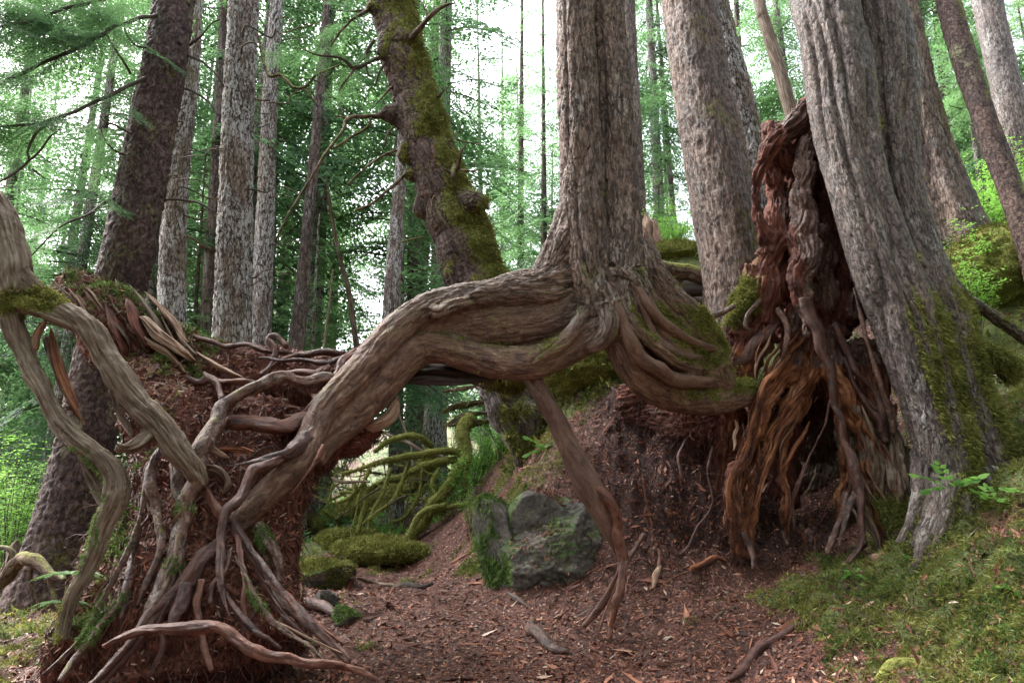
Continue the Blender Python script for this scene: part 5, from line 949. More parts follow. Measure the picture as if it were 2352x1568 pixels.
MB = [[(270, 535, 8.4, 11), (200, 535, 8.3, 10), (130, 545, 8.2, 10), (110, 590, 8.1, 8), (60, 660, 8.0, 7), (10, 730, 7.9, 6), (-60, 850, 7.8, 6), (-130, 960, 7.7, 5), (-210, 1110, 7.7, 4)],
      [(235, 545, 8.35, 7), (220, 580, 8.3, 6), (150, 630, 8.2, 6), (80, 670, 8.1, 5), (30, 690, 8.1, 3)], [(120, 545, 8.2, 6), (95, 535, 8.2, 5), (75, 530, 8.2, 3)],
      [(300, 265, 8.45, 12), (230, 280, 8.4, 10), (160, 315, 8.3, 10), (110, 280, 8.2, 8), (60, 262, 8.1, 6), (-20, 250, 8.0, 5), (-100, 220, 8, 3)], [(160, 315, 8.3, 7), (120, 370, 8.2, 5), (90, 420, 8.2, 3)],
      [(250, 180, 8.4, 8), (220, 230, 8.4, 8), (190, 280, 8.35, 6), (150, 310, 8.3, 6)], [(225, 230, 8.4, 6), (215, 300, 8.4, 5), (225, 350, 8.4, 3)],
      [(420, 175, 8.25, 14), (460, 130, 8.1, 12), (500, 80, 8.0, 10), (550, 40, 7.9, 8), (590, 20, 7.85, 6), (620, 15, 7.8, 3)], [(500, 80, 8.0, 5), (480, 40, 8, 4), (470, 10, 8, 2)],
      [(390, 800, 8.4, 10), (340, 850, 8.3, 8), (290, 890, 8.2, 8), (230, 940, 8.1, 6), (160, 970, 8.0, 4)], [(350, 690, 8.4, 8), (280, 720, 8.3, 6), (200, 780, 8.2, 5), (130, 850, 8.1, 4)], [(300, 880, 8.2, 5), (280, 920, 8.2, 3)],
      [(215, 45, 8.45, 9), (150, 90, 8.3, 7), (100, 140, 8.2, 6), (50, 210, 8.1, 4)], [(220, 50, 8.5, 7), (150, 50, 8.4, 5), (80, 50, 8.3, 3)],
      [(330, 400, 8.45, 7), (300, 430, 8.4, 6), (260, 480, 8.3, 4)], [(300, 290, 8.4, 5), (275, 330, 8.4, 5), (250, 400, 8.4, 3)], [(340, 580, 8.4, 5), (310, 620, 8.3, 4), (285, 700, 8.3, 3)],
      [(580, 670, 8.3, 7), (610, 630, 8.2, 5), (640, 600, 8.1, 3)], [(630, 640, 8.4, 6), (680, 655, 8.3, 5), (735, 662, 8.2, 3)], [(600, 790, 8.3, 14), (630, 770, 8.1, 10), (650, 700, 8.0, 6), (670, 665, 8, 3)],
      [(620, 800, 8.2, 8), (580, 785, 8.1, 6), (560, 765, 8.1, 3)], [(650, 785, 8.2, 6), (700, 785, 8.1, 4), (740, 775, 8.1, 2)], [(660, 950, 8.25, 5), (690, 900, 8.1, 4), (720, 890, 8, 3)],
      [(540, 450, 8.4, 8), (570, 420, 8.3, 4), (590, 400, 8.2, 2)], [(480, 1090, 8.4, 5), (420, 1100, 8.3, 4), (370, 1115, 8.2, 3)], [(560, 890, 8.3, 7), (520, 910, 8.2, 6), (515, 960, 8.15, 4)], [(620, 760, 8.3, 10), (610, 800, 8.1, 12), (612, 830, 8.1, 6)]]
for k, b in enumerate(MB): pb(mossy, '2', b, M_LOGM if k not in (3, 5, 6) else M_TWIG, seed=60+k, mossf=upm(.55))

# ================================================================ FOREST BEHIND
def spray(seed, nt=26, leaf=.045, ds=.03, wd=.30, sub=False):
    "one flat conifer spray of unit length along +X: triangles (n,3,3)"
    q = rs(seed); out = []
    def bend(P): P = P.copy(); P[..., 2] += -.22*P[..., 0]**2+.06*np.sin(P[..., 0]*5+seed)-.18*P[..., 1]**2; return P
    for k in range(nt):
        t = .06+.94*(k+q.rand()*.6)/nt; sgn = 1 if k % 2 else -1
        l = (.50*(1-t)**.75+.07)*q.uniform(.65, 1.15); a = sgn*math.radians(q.uniform(42, 62)); d = np.array([math.cos(a), math.sin(a), q.uniform(-.12, .08)])
        segs = [(np.array([t, 0, 0]), d, l)]
        if sub:
            for j in range(int(l/.055)):
                u = (j+.7)/(l/.055+.7); a2 = a+(1 if j % 2 else -1)*math.radians(48)
                segs.append((np.array([t, 0, 0])+d*l*u, np.array([math.cos(a2), math.sin(a2), q.uniform(-.1, .05)]), .4*l*(1-u)+.03))
        for (o, dd, ll) in segs:
            n = max(2, int(ll/ds)); s = (np.arange(n)+q.rand(n)*.7)/n*ll; c = o+dd*s[:, None]
            side = np.where(np.arange(n) % 2, 1, -1); pr = np.array([-dd[1], dd[0], 0])
            dv = dd*.65+pr*side[:, None]*.75+q.normal(size=(n, 3))*.16; dv /= np.linalg.norm(dv, axis=1)[:, None]
            L = leaf*q.uniform(.6, 1.25, n)[:, None]; w = np.cross(dv, [0, 0, 1.])+q.normal(size=(n, 3))*.25; w /= np.linalg.norm(w, axis=1)[:, None]
            out.append(np.stack([c-w*L*wd, c+w*L*wd, c+dv*L*1.2], 1))
    n = 24; s = np.linspace(.05, 1, n); c = np.stack([s, s*0, s*0], 1)
    return bend(np.concatenate(out))
SPR = [spray(k, 34, .050, .034) for k in range(4)]
SPRF = [spray(20+k, 26, .030, .022, .26, True) for k in range(3)]
def rot_az(az, pitch, roll):
    ca, sa = math.cos(az), math.sin(az); cb, sb = math.cos(pitch), math.sin(pitch); cr_, sr = math.cos(roll), math.sin(roll)
    Rz = np.array([[ca, -sa, 0], [sa, ca, 0], [0, 0, 1]]); Ry = np.array([[cb, 0, -sb], [0, 1, 0], [sb, 0, cb]]); Rx = np.array([[1, 0, 0], [0, cr_, -sr], [0, sr, cr_]])
    return Rz@Ry@Rx
def crown(seed, H, h0, Lmax, nb, mats, thin=0.0, top=.12, sprs=None, lean=(0, 0)):
    q = rs(seed); g = Geo(); sprs = sprs or SPR; rv = []; VV = []
    for k in range(nb):
        u = (k+q.rand())/nb; h = h0+(H-h0)*u; L = Lmax*(top+(1-top)*(1-u)**.8)*q.uniform(.55, 1.1)
        if q.rand() < thin: continue
        R = rot_az(q.rand()*6.283, math.radians(q.uniform(-34, 2)+22*u), math.radians(q.normal()*14))
        s = sprs[q.randint(len(sprs))]; o = np.array([lean[0]*h, lean[1]*h, h])
        VV.append(((s.reshape(-1, 3)*L)@R.T+o)); rv.append(np.repeat(np.clip(q.normal(.5, .22)+q.normal(size=len(s))*.18, 0, 1), 3))
        ax = np.array([[0, 0, 0], [.35, 0, -.03], [.7, 0, -.12], [1, 0, -.24]])*L@R.T+o
        r = .011*L; P = np.hstack([ax, [[r], [r*.7], [r*.4], [r*.15]]])
        tube(g, P, nseg=3, step=L/3.01, mat=1, cap=False, seed=k)
    V = np.concatenate(VV); rv = np.concatenate(rv)
    g.add(V, None, np.arange(len(V)).reshape(-1, 3), 0, rnd=rv)
    return g.mesh('crown', mats, smooth=False)
def ftrunk(seed, H, r, bark=M_FARBARK, lean=(0, 0)):
    g = Geo(); tube(g, [(lean[0]*h, lean[1]*h, h, r*(1-.9*(h/H))+.01+(r*.5 if h < 0 else 0)) for h in np.linspace(-.8, H, 9)], nseg=14, step=.12, bark=b_furrow, a=.8, seed=seed, lobes=((3, .06, seed), (5, .04, 1)))
    return g.mesh('trunk', [bark])
protos = []
for k, (H, h0, Lm, nb, th, r) in enumerate([(21, 2.5, 3.0, 120, .12, .17), (24, 4.0, 3.2, 120, .2, .2), (17, 1.5, 2.7, 120, .1, .13), (23, 5.5, 2.6, 100, .2, .16), (26, 7.0, 3.4, 110, .15, .24), (9, .5, 2.0, 90, .05, .07), (6, .3, 1.6, 80, .05, .05)]):
    lean = (rs(k).normal()*.015, rs(k+9).normal()*.015)
    protos.append((ftrunk(k, H, r, M_FARBARK if k % 2 else M_PALE, lean), crown(k+40, H, h0, Lm, nb, [M_NEEDLE if k < 5 else M_NEEDLE2, M_TWIG], th, lean=lean)))
def far_tree(k, x, y, rz, s, label, group, name='conifer', z=None):
    t = thing(name, (x, y, (gz(x, y) if z is None else z)-.05), label, 'tree', group); t.rotation_euler[2] = rz; t.scale = (s, s, s)
    for nm, me in zip(('trunk', 'crown'), protos[k]):
        o = bpy.data.objects.new(nm, me); COL.objects.link(o); o.parent = t
    return t
ANC = [(250, 'the dark scaly spruce'), (405, 'the rusty flaky trunk'), (540, 'the broad pale trunk'), (610, 'the mottled trunk'), (705, 'the stubbed thin trunk'), (985, 'the mossy leaning tree'), (1370, 'the twin-stemmed tree'), (1640, 'the thick brown trunk'), (1790, 'the hooded stump'), (2010, 'the massive grey trunk'), (2240, 'the slim blotchy trunk'), (2340, 'the bluish trunk')]
ORD = ['nearest', 'second nearest', 'third nearest', 'fourth nearest', 'fifth nearest', 'sixth nearest']
def smart_labels(lst, noun, tail):
    gaps = {}
    for o in lst:
        x, y = o.location[0], o.location[1]; px = 1176+F_PX*x/(y*cp+y*.36*sp); k = sum(px > a[0] for a in ANC)
        gaps.setdefault(k, []).append(o)
    for k, v in gaps.items():
        v.sort(key=lambda o: o.location[1])
        w = ('left of '+ANC[0][1]) if k == 0 else ('right of '+ANC[-1][1]) if k == len(ANC) else 'between '+ANC[k-1][1]+' and '+ANC[k][1]
        for i, o in enumerate(v): o['label'] = ((ORD[i]+' ') if i < 6 else 'distant ')+noun+' '+w
def row_labels(lst, fmt):
    nm = ['leftmost', 'second from the left', 'third from the left', 'fourth from the left', 'fifth from the left', 'sixth from the left', 'seventh from the left', 'eighth from the left', 'ninth from the left', 'tenth from the left', 'eleventh from the left', 'twelfth from the left', 'rightmost']
    v = sorted(lst, key=lambda o: o.location[0]/o.location[1])
    for i, o in enumerate(v): o['label'] = nm[12 if i == len(v)-1 else i]+' of '+fmt
F1 = 'slim tall conifer in the dim forest beyond the arch and the pale trunks'
F2 = 'young bushy conifer growing low in the forest beyond the arch'
used = []
def place(n, seed, ks, y0, y1, fr, label, group, name, mind, smin=.8, smax=1.15, ok=None):
    q = rs(seed); c = 0; tries = 0
    while c < n and tries < 4000:
        tries += 1
        y = y0*(y1/y0)**q.rand(); x = q.uniform(fr[0], fr[1])*y
        if any((x-a)**2+(y-b)**2 < (mind*(.6+y/30))**2 for a, b in used): continue
        if ok and not ok(x/y, y): continue
        used.append((x, y)); far_tree(ks[q.randint(len(ks))], x, y, q.rand()*6.28, q.uniform(smin, smax), label, group, name); c += 1
gap = lambda u, y: not (-.02 < u < .06 and y < 24) and not (.2 < u < .27 and y < 20)
place(13, 5, [0, 1, 2, 4], 14, 22, (-.78, -.06), F1, 'conifers in the forest', 'conifer', 1.5)
place(6, 6, [0, 1, 3], 17, 24, (.08, .85), F1, 'conifers in the forest', 'conifer', 1.6, ok=gap)
place(34, 8, [0, 1, 2, 3, 4], 24, 55, (-.85, .85), F1, 'conifers in the forest', 'conifer', 1.7, ok=gap)
place(30, 9, [0, 1, 4], 50, 90, (-.9, .9), F1, 'conifers in the forest', 'conifer', 1.5)
place(7, 10, [5, 6], 13, 30, (-.8, -.2), F2, 'young conifers in the forest', 'young_conifer', 1.0)
place(8, 11, [5, 6], 16, 30, (.1, .8), F2, 'young conifers in the forest', 'young_conifer', 1.0, ok=gap)
for u_, y_, k_, s_ in [(-.035, 30, 0, 1.0), (.02, 36, 2, 1.2), (.045, 27, 1, .85), (.075, 40, 0, 1.1), (-.01, 44, 4, 1.1), (.17, 24, 2, .9), (.235, 30, 0, 1), (-.33, 16, 2, .9), (-.62, 13.5, 0, .8), (.60, 20, 0, .8), (.68, 15, 2, .7)]:
    used.append((u_*y_, y_)); far_tree(k_, u_*y_, y_, u_*91, s_, F1, 'conifers in the forest')
smart_labels([o for o in S.objects if o.get('group') == 'conifers in the forest'], 'slim tall conifer', ''); smart_labels([o for o in S.objects if o.get('group') == 'young conifers in the forest'], 'bushy young conifer', '')
q = rs(404)
for k in range(30):  # unseen trees added around the camera so their canopy cuts the open sky light
    a_ = math.radians(62+236*k/29); R0 = q.uniform(5.5, 9.5) if k % 2 else q.uniform(10, 17)
    far_tree(q.randint(5), R0*math.sin(a_), R0*math.cos(a_), q.rand()*6.28, q.uniform(.85, 1.1), 'unseen conifer added beside or behind the viewpoint to screen the sky light', 'unseen conifers added around the viewpoint')
x, y, z = PT(1192, 700, 30); far_tree(3, x, y, 1.0, 1.15, 'tall dark-stemmed conifer with ragged boughs in the bright gap right of the mossy leaning tree', None)
# needles hanging on the dark spruce's own boughs (upper left)
def foliage_along(name, reg, paths, parent, seed, n, Lr=(.5, 1.1), sprs=SPRF, mat=M_NEEDLE, down=(-35, 5)):
    q = rs(seed); VV = []; rv = []; g = Geo()
    for k in range(n):
        P = tr(reg, paths[q.randint(len(paths))]); C, s = catmull(P, .05); i = q.randint(int(len(C)*.15), len(C)); T = C[min(i+1, len(C)-1), :3]-C[i-1, :3]
        az = math.atan2(T[1], T[0])+math.radians(q.choice([-55, 55])+q.normal()*25); L = q.uniform(*Lr)
        R = rot_az(az, math.radians(q.uniform(*down)), math.radians(q.normal()*20)); s_ = sprs[q.randint(len(sprs))]
        VV.append((s_.reshape(-1, 3)*L)@R.T+C[i, :3]); rv.append(np.repeat(np.clip(q.normal(.45, .2)+q.normal(size=len(s_))*.15, 0, 1), 3))
    V = np.concatenate(VV); g.add(V, None, np.arange(len(V)).reshape(-1, 3), 0, rnd=np.concatenate(rv))
    return link(name, g.mesh(name, [mat], smooth=False), parent)
foliage_along('foliage', '1', SB[:3], spruce, 1, 46, (.6, 1.3))
foliage_along('foliage', '1', [SB[8], SB[7], SB[10], SB[11]], spruce, 2, 18, (.5, .9))
foliage_along('foliage', '1', [[(300, -250, 8.2, 5), (150, -120, 7.8, 5), (-100, -40, 7.4, 5)], [(700, -200, 9, 5), (500, -60, 9, 5), (380, 100, 9, 5)]], spruce, 3, 30, (.7, 1.3))
foliage_along('foliage', '2', [MB[3], MB[12], MB[13]], mossy, 4, 12, (.3, .7))

# ---------------------------------------------------------------- shrubs with small bright leaves
def shrub(seed, H=1.2, W_=.7, ns_=14, leaf=.045, dens=26, mats=None):
    q = rs(seed); g = Geo(); VV = []; rv = []
    for k in range(ns_):
        az = q.rand()*6.283; sp = q.uniform(.1, 1)*W_; h = H*q.uniform(.6, 1.1)
        P = np.array([(q.normal()*.04, q.normal()*.04, -.05, .006), (sp*.35*math.cos(az), sp*.35*math.sin(az), h*.45, .005), (sp*.75*math.cos(az+.2), sp*.75*math.sin(az+.2), h*.8, .0035), (sp*1.15*math.cos(az+.3), sp*1.15*math.sin(az+.3), h*.95, .0015)])
        C, s = catmull(P, .03); tube(g, P, nseg=4, step=.06, mat=1, seed=k)
        for j in range(dens):
            i = q.randint(int(len(C)*.35), len(C)); o = C[i, :3]; a2 = q.rand()*6.283; l = q.uniform(.06, .24); d = np.array([math.cos(a2), math.sin(a2), q.uniform(-.1, .35)])
            m_ = 5; t = (np.arange(m_)+.5)/m_; c = o+d*(t*l)[:, None]; side = np.where(np.arange(m_) % 2, 1, -1)[:, None]; pr = np.array([-d[1], d[0], 0.])
            dv = d*.6+pr*side+q.normal(size=(m_, 3))*.25; dv[:, 2] -= .15; dv /= np.linalg.norm(dv, axis=1)[:, None]; L = leaf*q.uniform(.6, 1.2, m_)[:, None]
            w = np.cross(dv, [0, 0, 1.])+q.normal(size=(m_, 3))*.2; w /= np.linalg.norm(w, axis=1)[:, None]
            VV.append(np.stack([c, c+dv*L*.5+w*L*.28, c+dv*L, c+dv*L*.5-w*L*.28], 1)); rv.append(np.repeat(np.clip(q.normal(.5, .2, m_), 0, 1), 4))
    V = np.concatenate(VV).reshape(-1, 3); g.add(V, np.arange(len(V)).reshape(-1, 4), None, 0, rnd=np.concatenate(rv))
    return g.mesh('leafy_shrub', mats or [M_LEAF, M_TWIG], smooth=False)
SH = [shrub(1), shrub(2, 1.0, .8), shrub(3, .55, .45, 9, .04, 16), shrub(4, 2.0, .8, 12, .05, 34)]
def put_shrub(k, x, y, s, label, group=None, z=None, rz=None, name='leafy_shrub'):
    o = bpy.data.objects.new(name, SH[k]); COL.objects.link(o); o.location = (x, y, gz(x, y)-.02 if z is None else z); o.rotation_euler[2] = (x*13.7) % 6.28 if rz is None else rz; o.scale = (s, s, s)
    return tag(o, label, 'shrub', group)
def put_grp(lst, ks, label, group, seed):
    q = rs(seed); made = []
    for (px, py, Y, s) in lst:
        x, y, z = PT(px, py, Y); made.append(put_shrub(ks[q.randint(len(ks))], x, y, s, label, group))
    row_labels(made, label)
put_grp([(-40, 1150, 11, 1.1), (20, 1200, 10, 1.0), (60, 1180, 12, 1.2), (100, 1200, 13, 1.2), (0, 1150, 14, 1.3), (-90, 1150, 12, 1.3), (60, 1100, 16, 1.4), (130, 1180, 15, 1.2), (30, 1250, 9.5, .8), (-140, 1200, 10, 1.3), (-30, 1100, 18, 1.6)], [0, 3], 'the bright shrubs low behind the grey forked root', 'shrubs behind the forked root', 1)
put_grp([(1060, 1190, 11, .75), (1020, 1160, 12.5, .8), (1090, 1150, 12, .8), (1110, 1100, 12.5, .8), (1150, 1080, 11.5, .7), (1060, 1060, 15, 1.1), (1120, 1040, 14, .9), (1000, 1120, 16, 1.1), (1080, 1220, 10, .5), (1160, 1030, 12.5, .7), (960, 1150, 18, 1), (1190, 1070, 10.6, .5), (1210, 1050, 10.2, .5)], [0, 1], 'the fresh green shrubs seen through the arch', 'shrubs seen through the arch', 2)
put_grp([(2180, 700, 8.8, .9), (2230, 640, 9, .9), (2290, 600, 9.4, 1.0), (2330, 560, 9.2, 1.0), (2250, 520, 11, 1.3), (2180, 560, 10.6, .9), (2330, 420, 12, 1.3), (2140, 480, 12, 1.2), (2380, 480, 10, 1.1), (2300, 380, 14, 1.6), (2220, 380, 14, 1.6)], [0, 1, 3], 'the light green shrubs on the right slope', 'shrubs on the right slope', 3)
put_grp([(1500, 540, 13, 1.0), (1540, 550, 13.5, .9), (1580, 545, 13, .9), (1490, 450, 16, 1.4), (1560, 560, 12.5, .6), (1180, 560, 14, 1.0), (1230, 600, 14, .9)], [0, 1], 'the green shrubs behind the twin-stemmed tree', 'shrubs beside the twin-stemmed tree', 4)
q = rs(77)
for k in range(46):
    y = q.uniform(13, 34); x = q.uniform(-.8, .8)*y
    if abs(x/y+.13) < .07 and y < 16: continue
    put_shrub(q.choice([0, 1, 3]), x, y, q.uniform(.8, 1.6), 'small leafy bush on the forest floor far beyond the arch', 'bushes on the forest floor')

smart_labels([o for o in S.objects if o.get('group') == 'bushes on the forest floor'], 'low leafy bush', '')
# ================================================================ MOSSY FALLEN TREE seen through the arch
fall = thing('fallen_mossy_tree', PT(960, 1240, 11), 'moss-coated fallen tree with a tangle of branches, seen through the arch', 'fallen tree')
FM = lambda V, N: np.clip(.75+.5*fbm(V*2, 3), 0, 1)
def fb(pts, r=1, seed=0, name='branch', nseg=12, reg='5'): return tube_obj(name, tr(reg, [(a, b, c, d*r) for a, b, c, d in pts]), M_LOGM, fall, nseg=nseg, step=.04, bark=b_smooth, a=1.5, wob=.22, seed=seed, mossf=FM)
fb([(760, 420, 11.5, 30), (735, 480, 11.4, 34), (745, 560, 11.3, 26), (720, 640, 11.2, 26), (660, 730, 11.1, 24), (600, 800, 11, 22), (560, 880, 11, 22), (500, 950, 10.9, 22), (450, 1010, 10.8, 18)], seed=1, name='trunk', nseg=20)
fb([(600, 560, 12, 34), (520, 700, 12.5, 38), (330, 770, 13, 42), (180, 840, 13.4, 42), (20, 900, 13.8, 42), (-120, 950, 14, 42)], seed=2, name='trunk', nseg=20)
FB = [[(720, 575, 11.3, 14), (640, 560, 11.2, 15), (560, 580, 11.2, 15), (480, 590, 11.1, 14), (390, 610, 11, 12), (300, 640, 11, 10), (210, 665, 10.9, 8)],
      [(700, 600, 11.3, 17), (620, 615, 11.4, 19), (540, 640, 11.4, 17), (460, 680, 11.4, 15), (380, 700, 11.4, 12), (310, 740, 11.4, 10), (200, 745, 11.4, 7)],
      [(600, 545, 11.8, 12), (540, 505, 11.6, 12), (470, 505, 11.5, 13), (400, 530, 11.4, 12), (350, 570, 11.4, 9)],
      [(660, 800, 10.9, 12), (560, 830, 10.8, 12), (500, 930, 10.7, 14), (480, 960, 10.7, 10)], [(300, 700, 11.2, 12), (310, 780, 11.1, 12), (295, 850, 11, 11), (275, 930, 10.9, 9)],
      [(630, 640, 11.2, 8), (600, 700, 11.1, 8), (610, 770, 11, 7), (590, 850, 10.9, 5)], [(500, 610, 11.2, 8), (470, 700, 11.1, 9), (430, 780, 11, 10), (360, 830, 10.9, 9), (300, 880, 10.9, 6)],
      [(420, 640, 11.2, 8), (380, 760, 11, 8), (330, 860, 10.9, 8), (320, 950, 10.9, 5)], [(560, 640, 11.3, 7), (540, 760, 11.2, 8), (480, 850, 11.1, 8), (430, 870, 11, 6)],
      [(330, 640, 11.2, 7), (290, 720, 11.1, 7), (220, 780, 11, 7), (160, 790, 11, 4)], [(740, 640, 11.1, 7), (745, 720, 11, 10), (735, 780, 11, 6)], [(600, 830, 10.9, 9), (700, 800, 10.9, 9), (790, 790, 10.9, 7)]]
for k, b in enumerate(FB): fb(b, seed=10+k)
for k in range(38):
    q = rs(900+k); x0, y0 = q.uniform(180, 640), q.uniform(600, 800); L = q.uniform(90, 260); a = q.choice([q.uniform(-.3, .6), q.uniform(1.2, 2.0), q.uniform(2.5, 3.3)]); yy = q.uniform(10.9, 12.6)
    pts = [(x0+L*t*math.cos(a)+q.normal()*10*(t > 0), min(990, y0+L*t*math.sin(a)+q.normal()*12*(t > 0)), yy-.1*t, q.uniform(3, 6.5)*(1-.7*t)) for t in (0, .33, .66, 1)]
    fb(pts, seed=100+k, nseg=6) if k % 3 else tube_obj('branch', tr('5', pts), M_TWIG, fall, nseg=6, bark=b_smooth, a=.4, wob=.1, seed=k)
for k, b in enumerate([([(640, 400, 11.6, 8), (700, 375, 11.6, 16), (770, 360, 11.6, 20), (850, 345, 11.7, 14)]), ([(640, 460, 11.5, 6), (720, 440, 11.5, 24), (790, 445, 11.5, 22), (860, 430, 11.6, 14)]), ([(640, 310, 11.8, 8), (740, 295, 11.8, 12), (820, 285, 11.8, 10)]), ([(700, 420, 11.5, 10), (760, 405, 11.5, 14), (850, 400, 11.6, 10)])]):
    wedge('5', [(x_, y_, Y_, r_) for x_, y_, Y_, r_ in b], M_LOGM, fall, 200+k, .6, name='broken_slab')
# pale sticks leaning behind
for k, b in enumerate([[(380, 480, 12, 6), (480, 525, 11.8, 8), (580, 570, 11.7, 8), (680, 600, 11.6, 6)], [(450, 390, 12.6, 4), (500, 520, 12.4, 5), (520, 640, 12.2, 6)], [(170, 680, 11, 8), (230, 700, 10.9, 7), (330, 700, 10.8, 5)]]):
    tube_obj('branch', tr('5', b), M_GREYW, fall, nseg=8, bark=b_smooth, a=.5, wob=.4, seed=k)
def sample_tufts(objs, mat, parent, n, size, seed, name='moss', thr=None, **kw):
    VV, NN, AA = [], [], []
    for o in objs:
        V, Q, T = mesh_arrays(o.data); Nn = vnormals(V.astype(float), Q, T); VV.append(V); NN.append(Nn)
        cr_ = np.linalg.norm(np.cross(V[Q[:, 1]]-V[Q[:, 0]], V[Q[:, 2]]-V[Q[:, 0]]), axis=1); w = np.zeros(len(V))
        for c in range(4): w += np.bincount(Q[:, c], cr_, len(V))
        AA.append(w)
    V, Nn, w = np.concatenate(VV), np.concatenate(NN), np.concatenate(AA)
    if thr is not None: w = w*thr(V, Nn)
    return tufts(name, V.astype(float), Nn, mat, parent, n, size, rs(seed), w=w+1e-12, **kw)
sample_tufts([o for o in S.objects if o.parent == fall and o.data.materials[0] == M_LOGM], M_MTUFT, fall, 11000, .022, 61, wd=.2, droop=.8)

# lichened leaning root stock behind the arch
rt = thing('lichened_root_stock', PT(1230, 1060, 9.6), 'pale lichen-covered root stock with mossy lumps under the middle of the arch', 'stump')
rk = [tr('5', [(780, 200, 9.9, 34), (830, 300, 9.8, 36), (870, 400, 9.7, 36), (920, 490, 9.6, 32), (965, 570, 9.5, 26), (990, 640, 9.45, 16)]),
      tr('5', [(880, 230, 10.1, 60), (950, 330, 10.0, 66), (1010, 430, 9.9, 76), (1060, 530, 9.8, 70), (1100, 640, 9.7, 60)]), tr('5', [(1000, 260, 10.3, 70), (1090, 340, 10.2, 90), (1130, 450, 10.1, 90)])]
_, RV, RN, RA = fused('shell', rk, M_BIG, rt, voxel=.02, sm=4, bark=b_rot, a=.8, mossf=lambda V, N: np.clip((V[:, 0] > PT(1150, 950, 9.8)[0])*.5*np.clip(N[:, 2]+.6, 0, 1)+.5*fbm(V*2, 3), 0, 1), wob=.2)
tufts('moss', RV, RN, M_MTUFT, rt, 6000, .04, rs(62), w=(RA['moss']-.35).clip(0, 1)+1e-8, wd=.18, droop=.8)

# ================================================================ ROCKS
m, ns, ls = mat_new('grey_rock'); tc = N_(ns, 'ShaderNodeTexCoord').outputs['Object']; mo = N_(ns, 'ShaderNodeAttribute', attribute_name='moss').outputs['Fac']
a = tex(ns, ls, tc, 5, 8, .68); b = tex(ns, ls, tc, 28, 6, .7, off=5)
cr = ramp(ns, [(.37, (.012, .010, .008)), (.46, (.050, .043, .034)), (.55, (.115, .102, .082)), (.66, (.26, .245, .21))]); ls.new(math_(ns, ls, 'ADD', math_(ns, ls, 'MULTIPLY', a, .55), math_(ns, ls, 'MULTIPLY', b, .45)), cr.inputs[0])
mc = ramp(ns, [(.3, (.02, .035, .008)), (.55, (.06, .10, .02)), (.8, (.13, .17, .05))]); ls.new(b, mc.inputs[0])
mf = math_(ns, ls, 'MINIMUM', math_(ns, ls, 'MAXIMUM', math_(ns, ls, 'MULTIPLY', math_(ns, ls, 'SUBTRACT', math_(ns, ls, 'ADD', mo, math_(ns, ls, 'SUBTRACT', b, .5)), .42), 5), 0), 1)
bs = ns.new('ShaderNodeBsdfPrincipled'); ls.new(mixc(ns, ls, mf, cr.outputs[0], mc.outputs[0]), bs.inputs[0]); bs.inputs['Roughness'].default_value = .8
bp = ns.new('ShaderNodeBump'); bp.inputs['Strength'].default_value = .8; bp.inputs['Distance'].default_value = .03; ls.new(math_(ns, ls, 'ADD', a, math_(ns, ls, 'MULTIPLY', b, .5)), bp.inputs['Height']); ls.new(bp.outputs[0], bs.inputs['Normal'])
ls.new(bs.outputs[0], ns.new('ShaderNodeOutputMaterial').inputs[0]); M_ROCK = m
def rock(name, c, r3, seed, label, cat='rock', nplanes=14, mossf=None, rot=0, mat=None, n=140, rough=.05):
    q = rs(seed); th = np.linspace(0, 2*math.pi, n+1)[:-1]; ph = np.linspace(.001, math.pi-.001, n//2); P, TH = np.meshgrid(ph, th, indexing='ij')
    D = np.stack([np.sin(P)*np.cos(TH), np.sin(P)*np.sin(TH), np.cos(P)], 2).reshape(-1, 3); r = np.ones(len(D))*1.15
    for k in range(nplanes):
        nn = q.normal(size=3); nn /= np.linalg.norm(nn); d = D@nn; r = np.minimum(r, np.where(d > .05, q.uniform(.62, .95)/np.maximum(d, .05), 9))
    r = r+rough*1.6*fbm(D*2.2+seed, 4)+rough*.5*noise(D*11+seed); V = D*r[:, None]*np.array(r3); ca, sa = math.cos(rot), math.sin(rot); V = V@np.array([[ca, 0, sa], [0, 1, 0], [-sa, 0, ca]])+np.array(c)
    m_ = len(ph); i = np.arange(m_-1)[:, None]*n; j = np.arange(n)[None]; j2 = (j+1) % n; Q = np.stack([i+j, i+n+j, i+n+j2, i+j2], 2).reshape(-1, 4)
    Nn = vnormals(V, Q, np.zeros((0, 3), int)); mo = mossf(V, Nn) if mossf else np.zeros(len(V)); g = Geo(); g.add(V, Q, moss=mo, rest=V)
    return tag(link(name, g.mesh(name, [mat or M_ROCK])), label, cat), V, Nn, mo
bm = lambda V, N: np.clip(.16+.3*(N[:, 2] > .3)+.9*fbm(V*2.4, 3)+.6*sstep(.2, .8, -N[:, 0]), 0, 1)
o1, V1, N1, m1 = rock('boulder', PT(1272, 1288, 7.75), (.66, .55, .52), 3, 'big grey mossy boulder on the bank under the arch, right beside the path', nplanes=9, mossf=bm, rot=.25, n=200, rough=.08)
o2, V2, N2, m2 = rock('boulder', PT(1250, 1215, 7.9), (.38, .38, .36), 5, 'grey block of rock perched behind the big boulder', mossf=bm, rot=-.4)
o3, V3, N3, m3 = rock('boulder', PT(1165, 1290, 7.95), (.26, .4, .60), 8, 'dark upright rock wall hung with green moss, left of the big boulder', mossf=lambda V, N: np.clip(.38+1.1*fbm(V*3, 3), 0, 1), rot=.35)
o4, V4, N4, m4 = rock('mossy_rock', PT(735, 1325, 8.6), (.42, .35, .19), 11, 'low moss-capped rock at the left edge of the path behind the root mass', mossf=lambda V, N: np.clip(.6*N[:, 2]+.5+.4*fbm(V*3, 3), 0, 1), rough=.08)
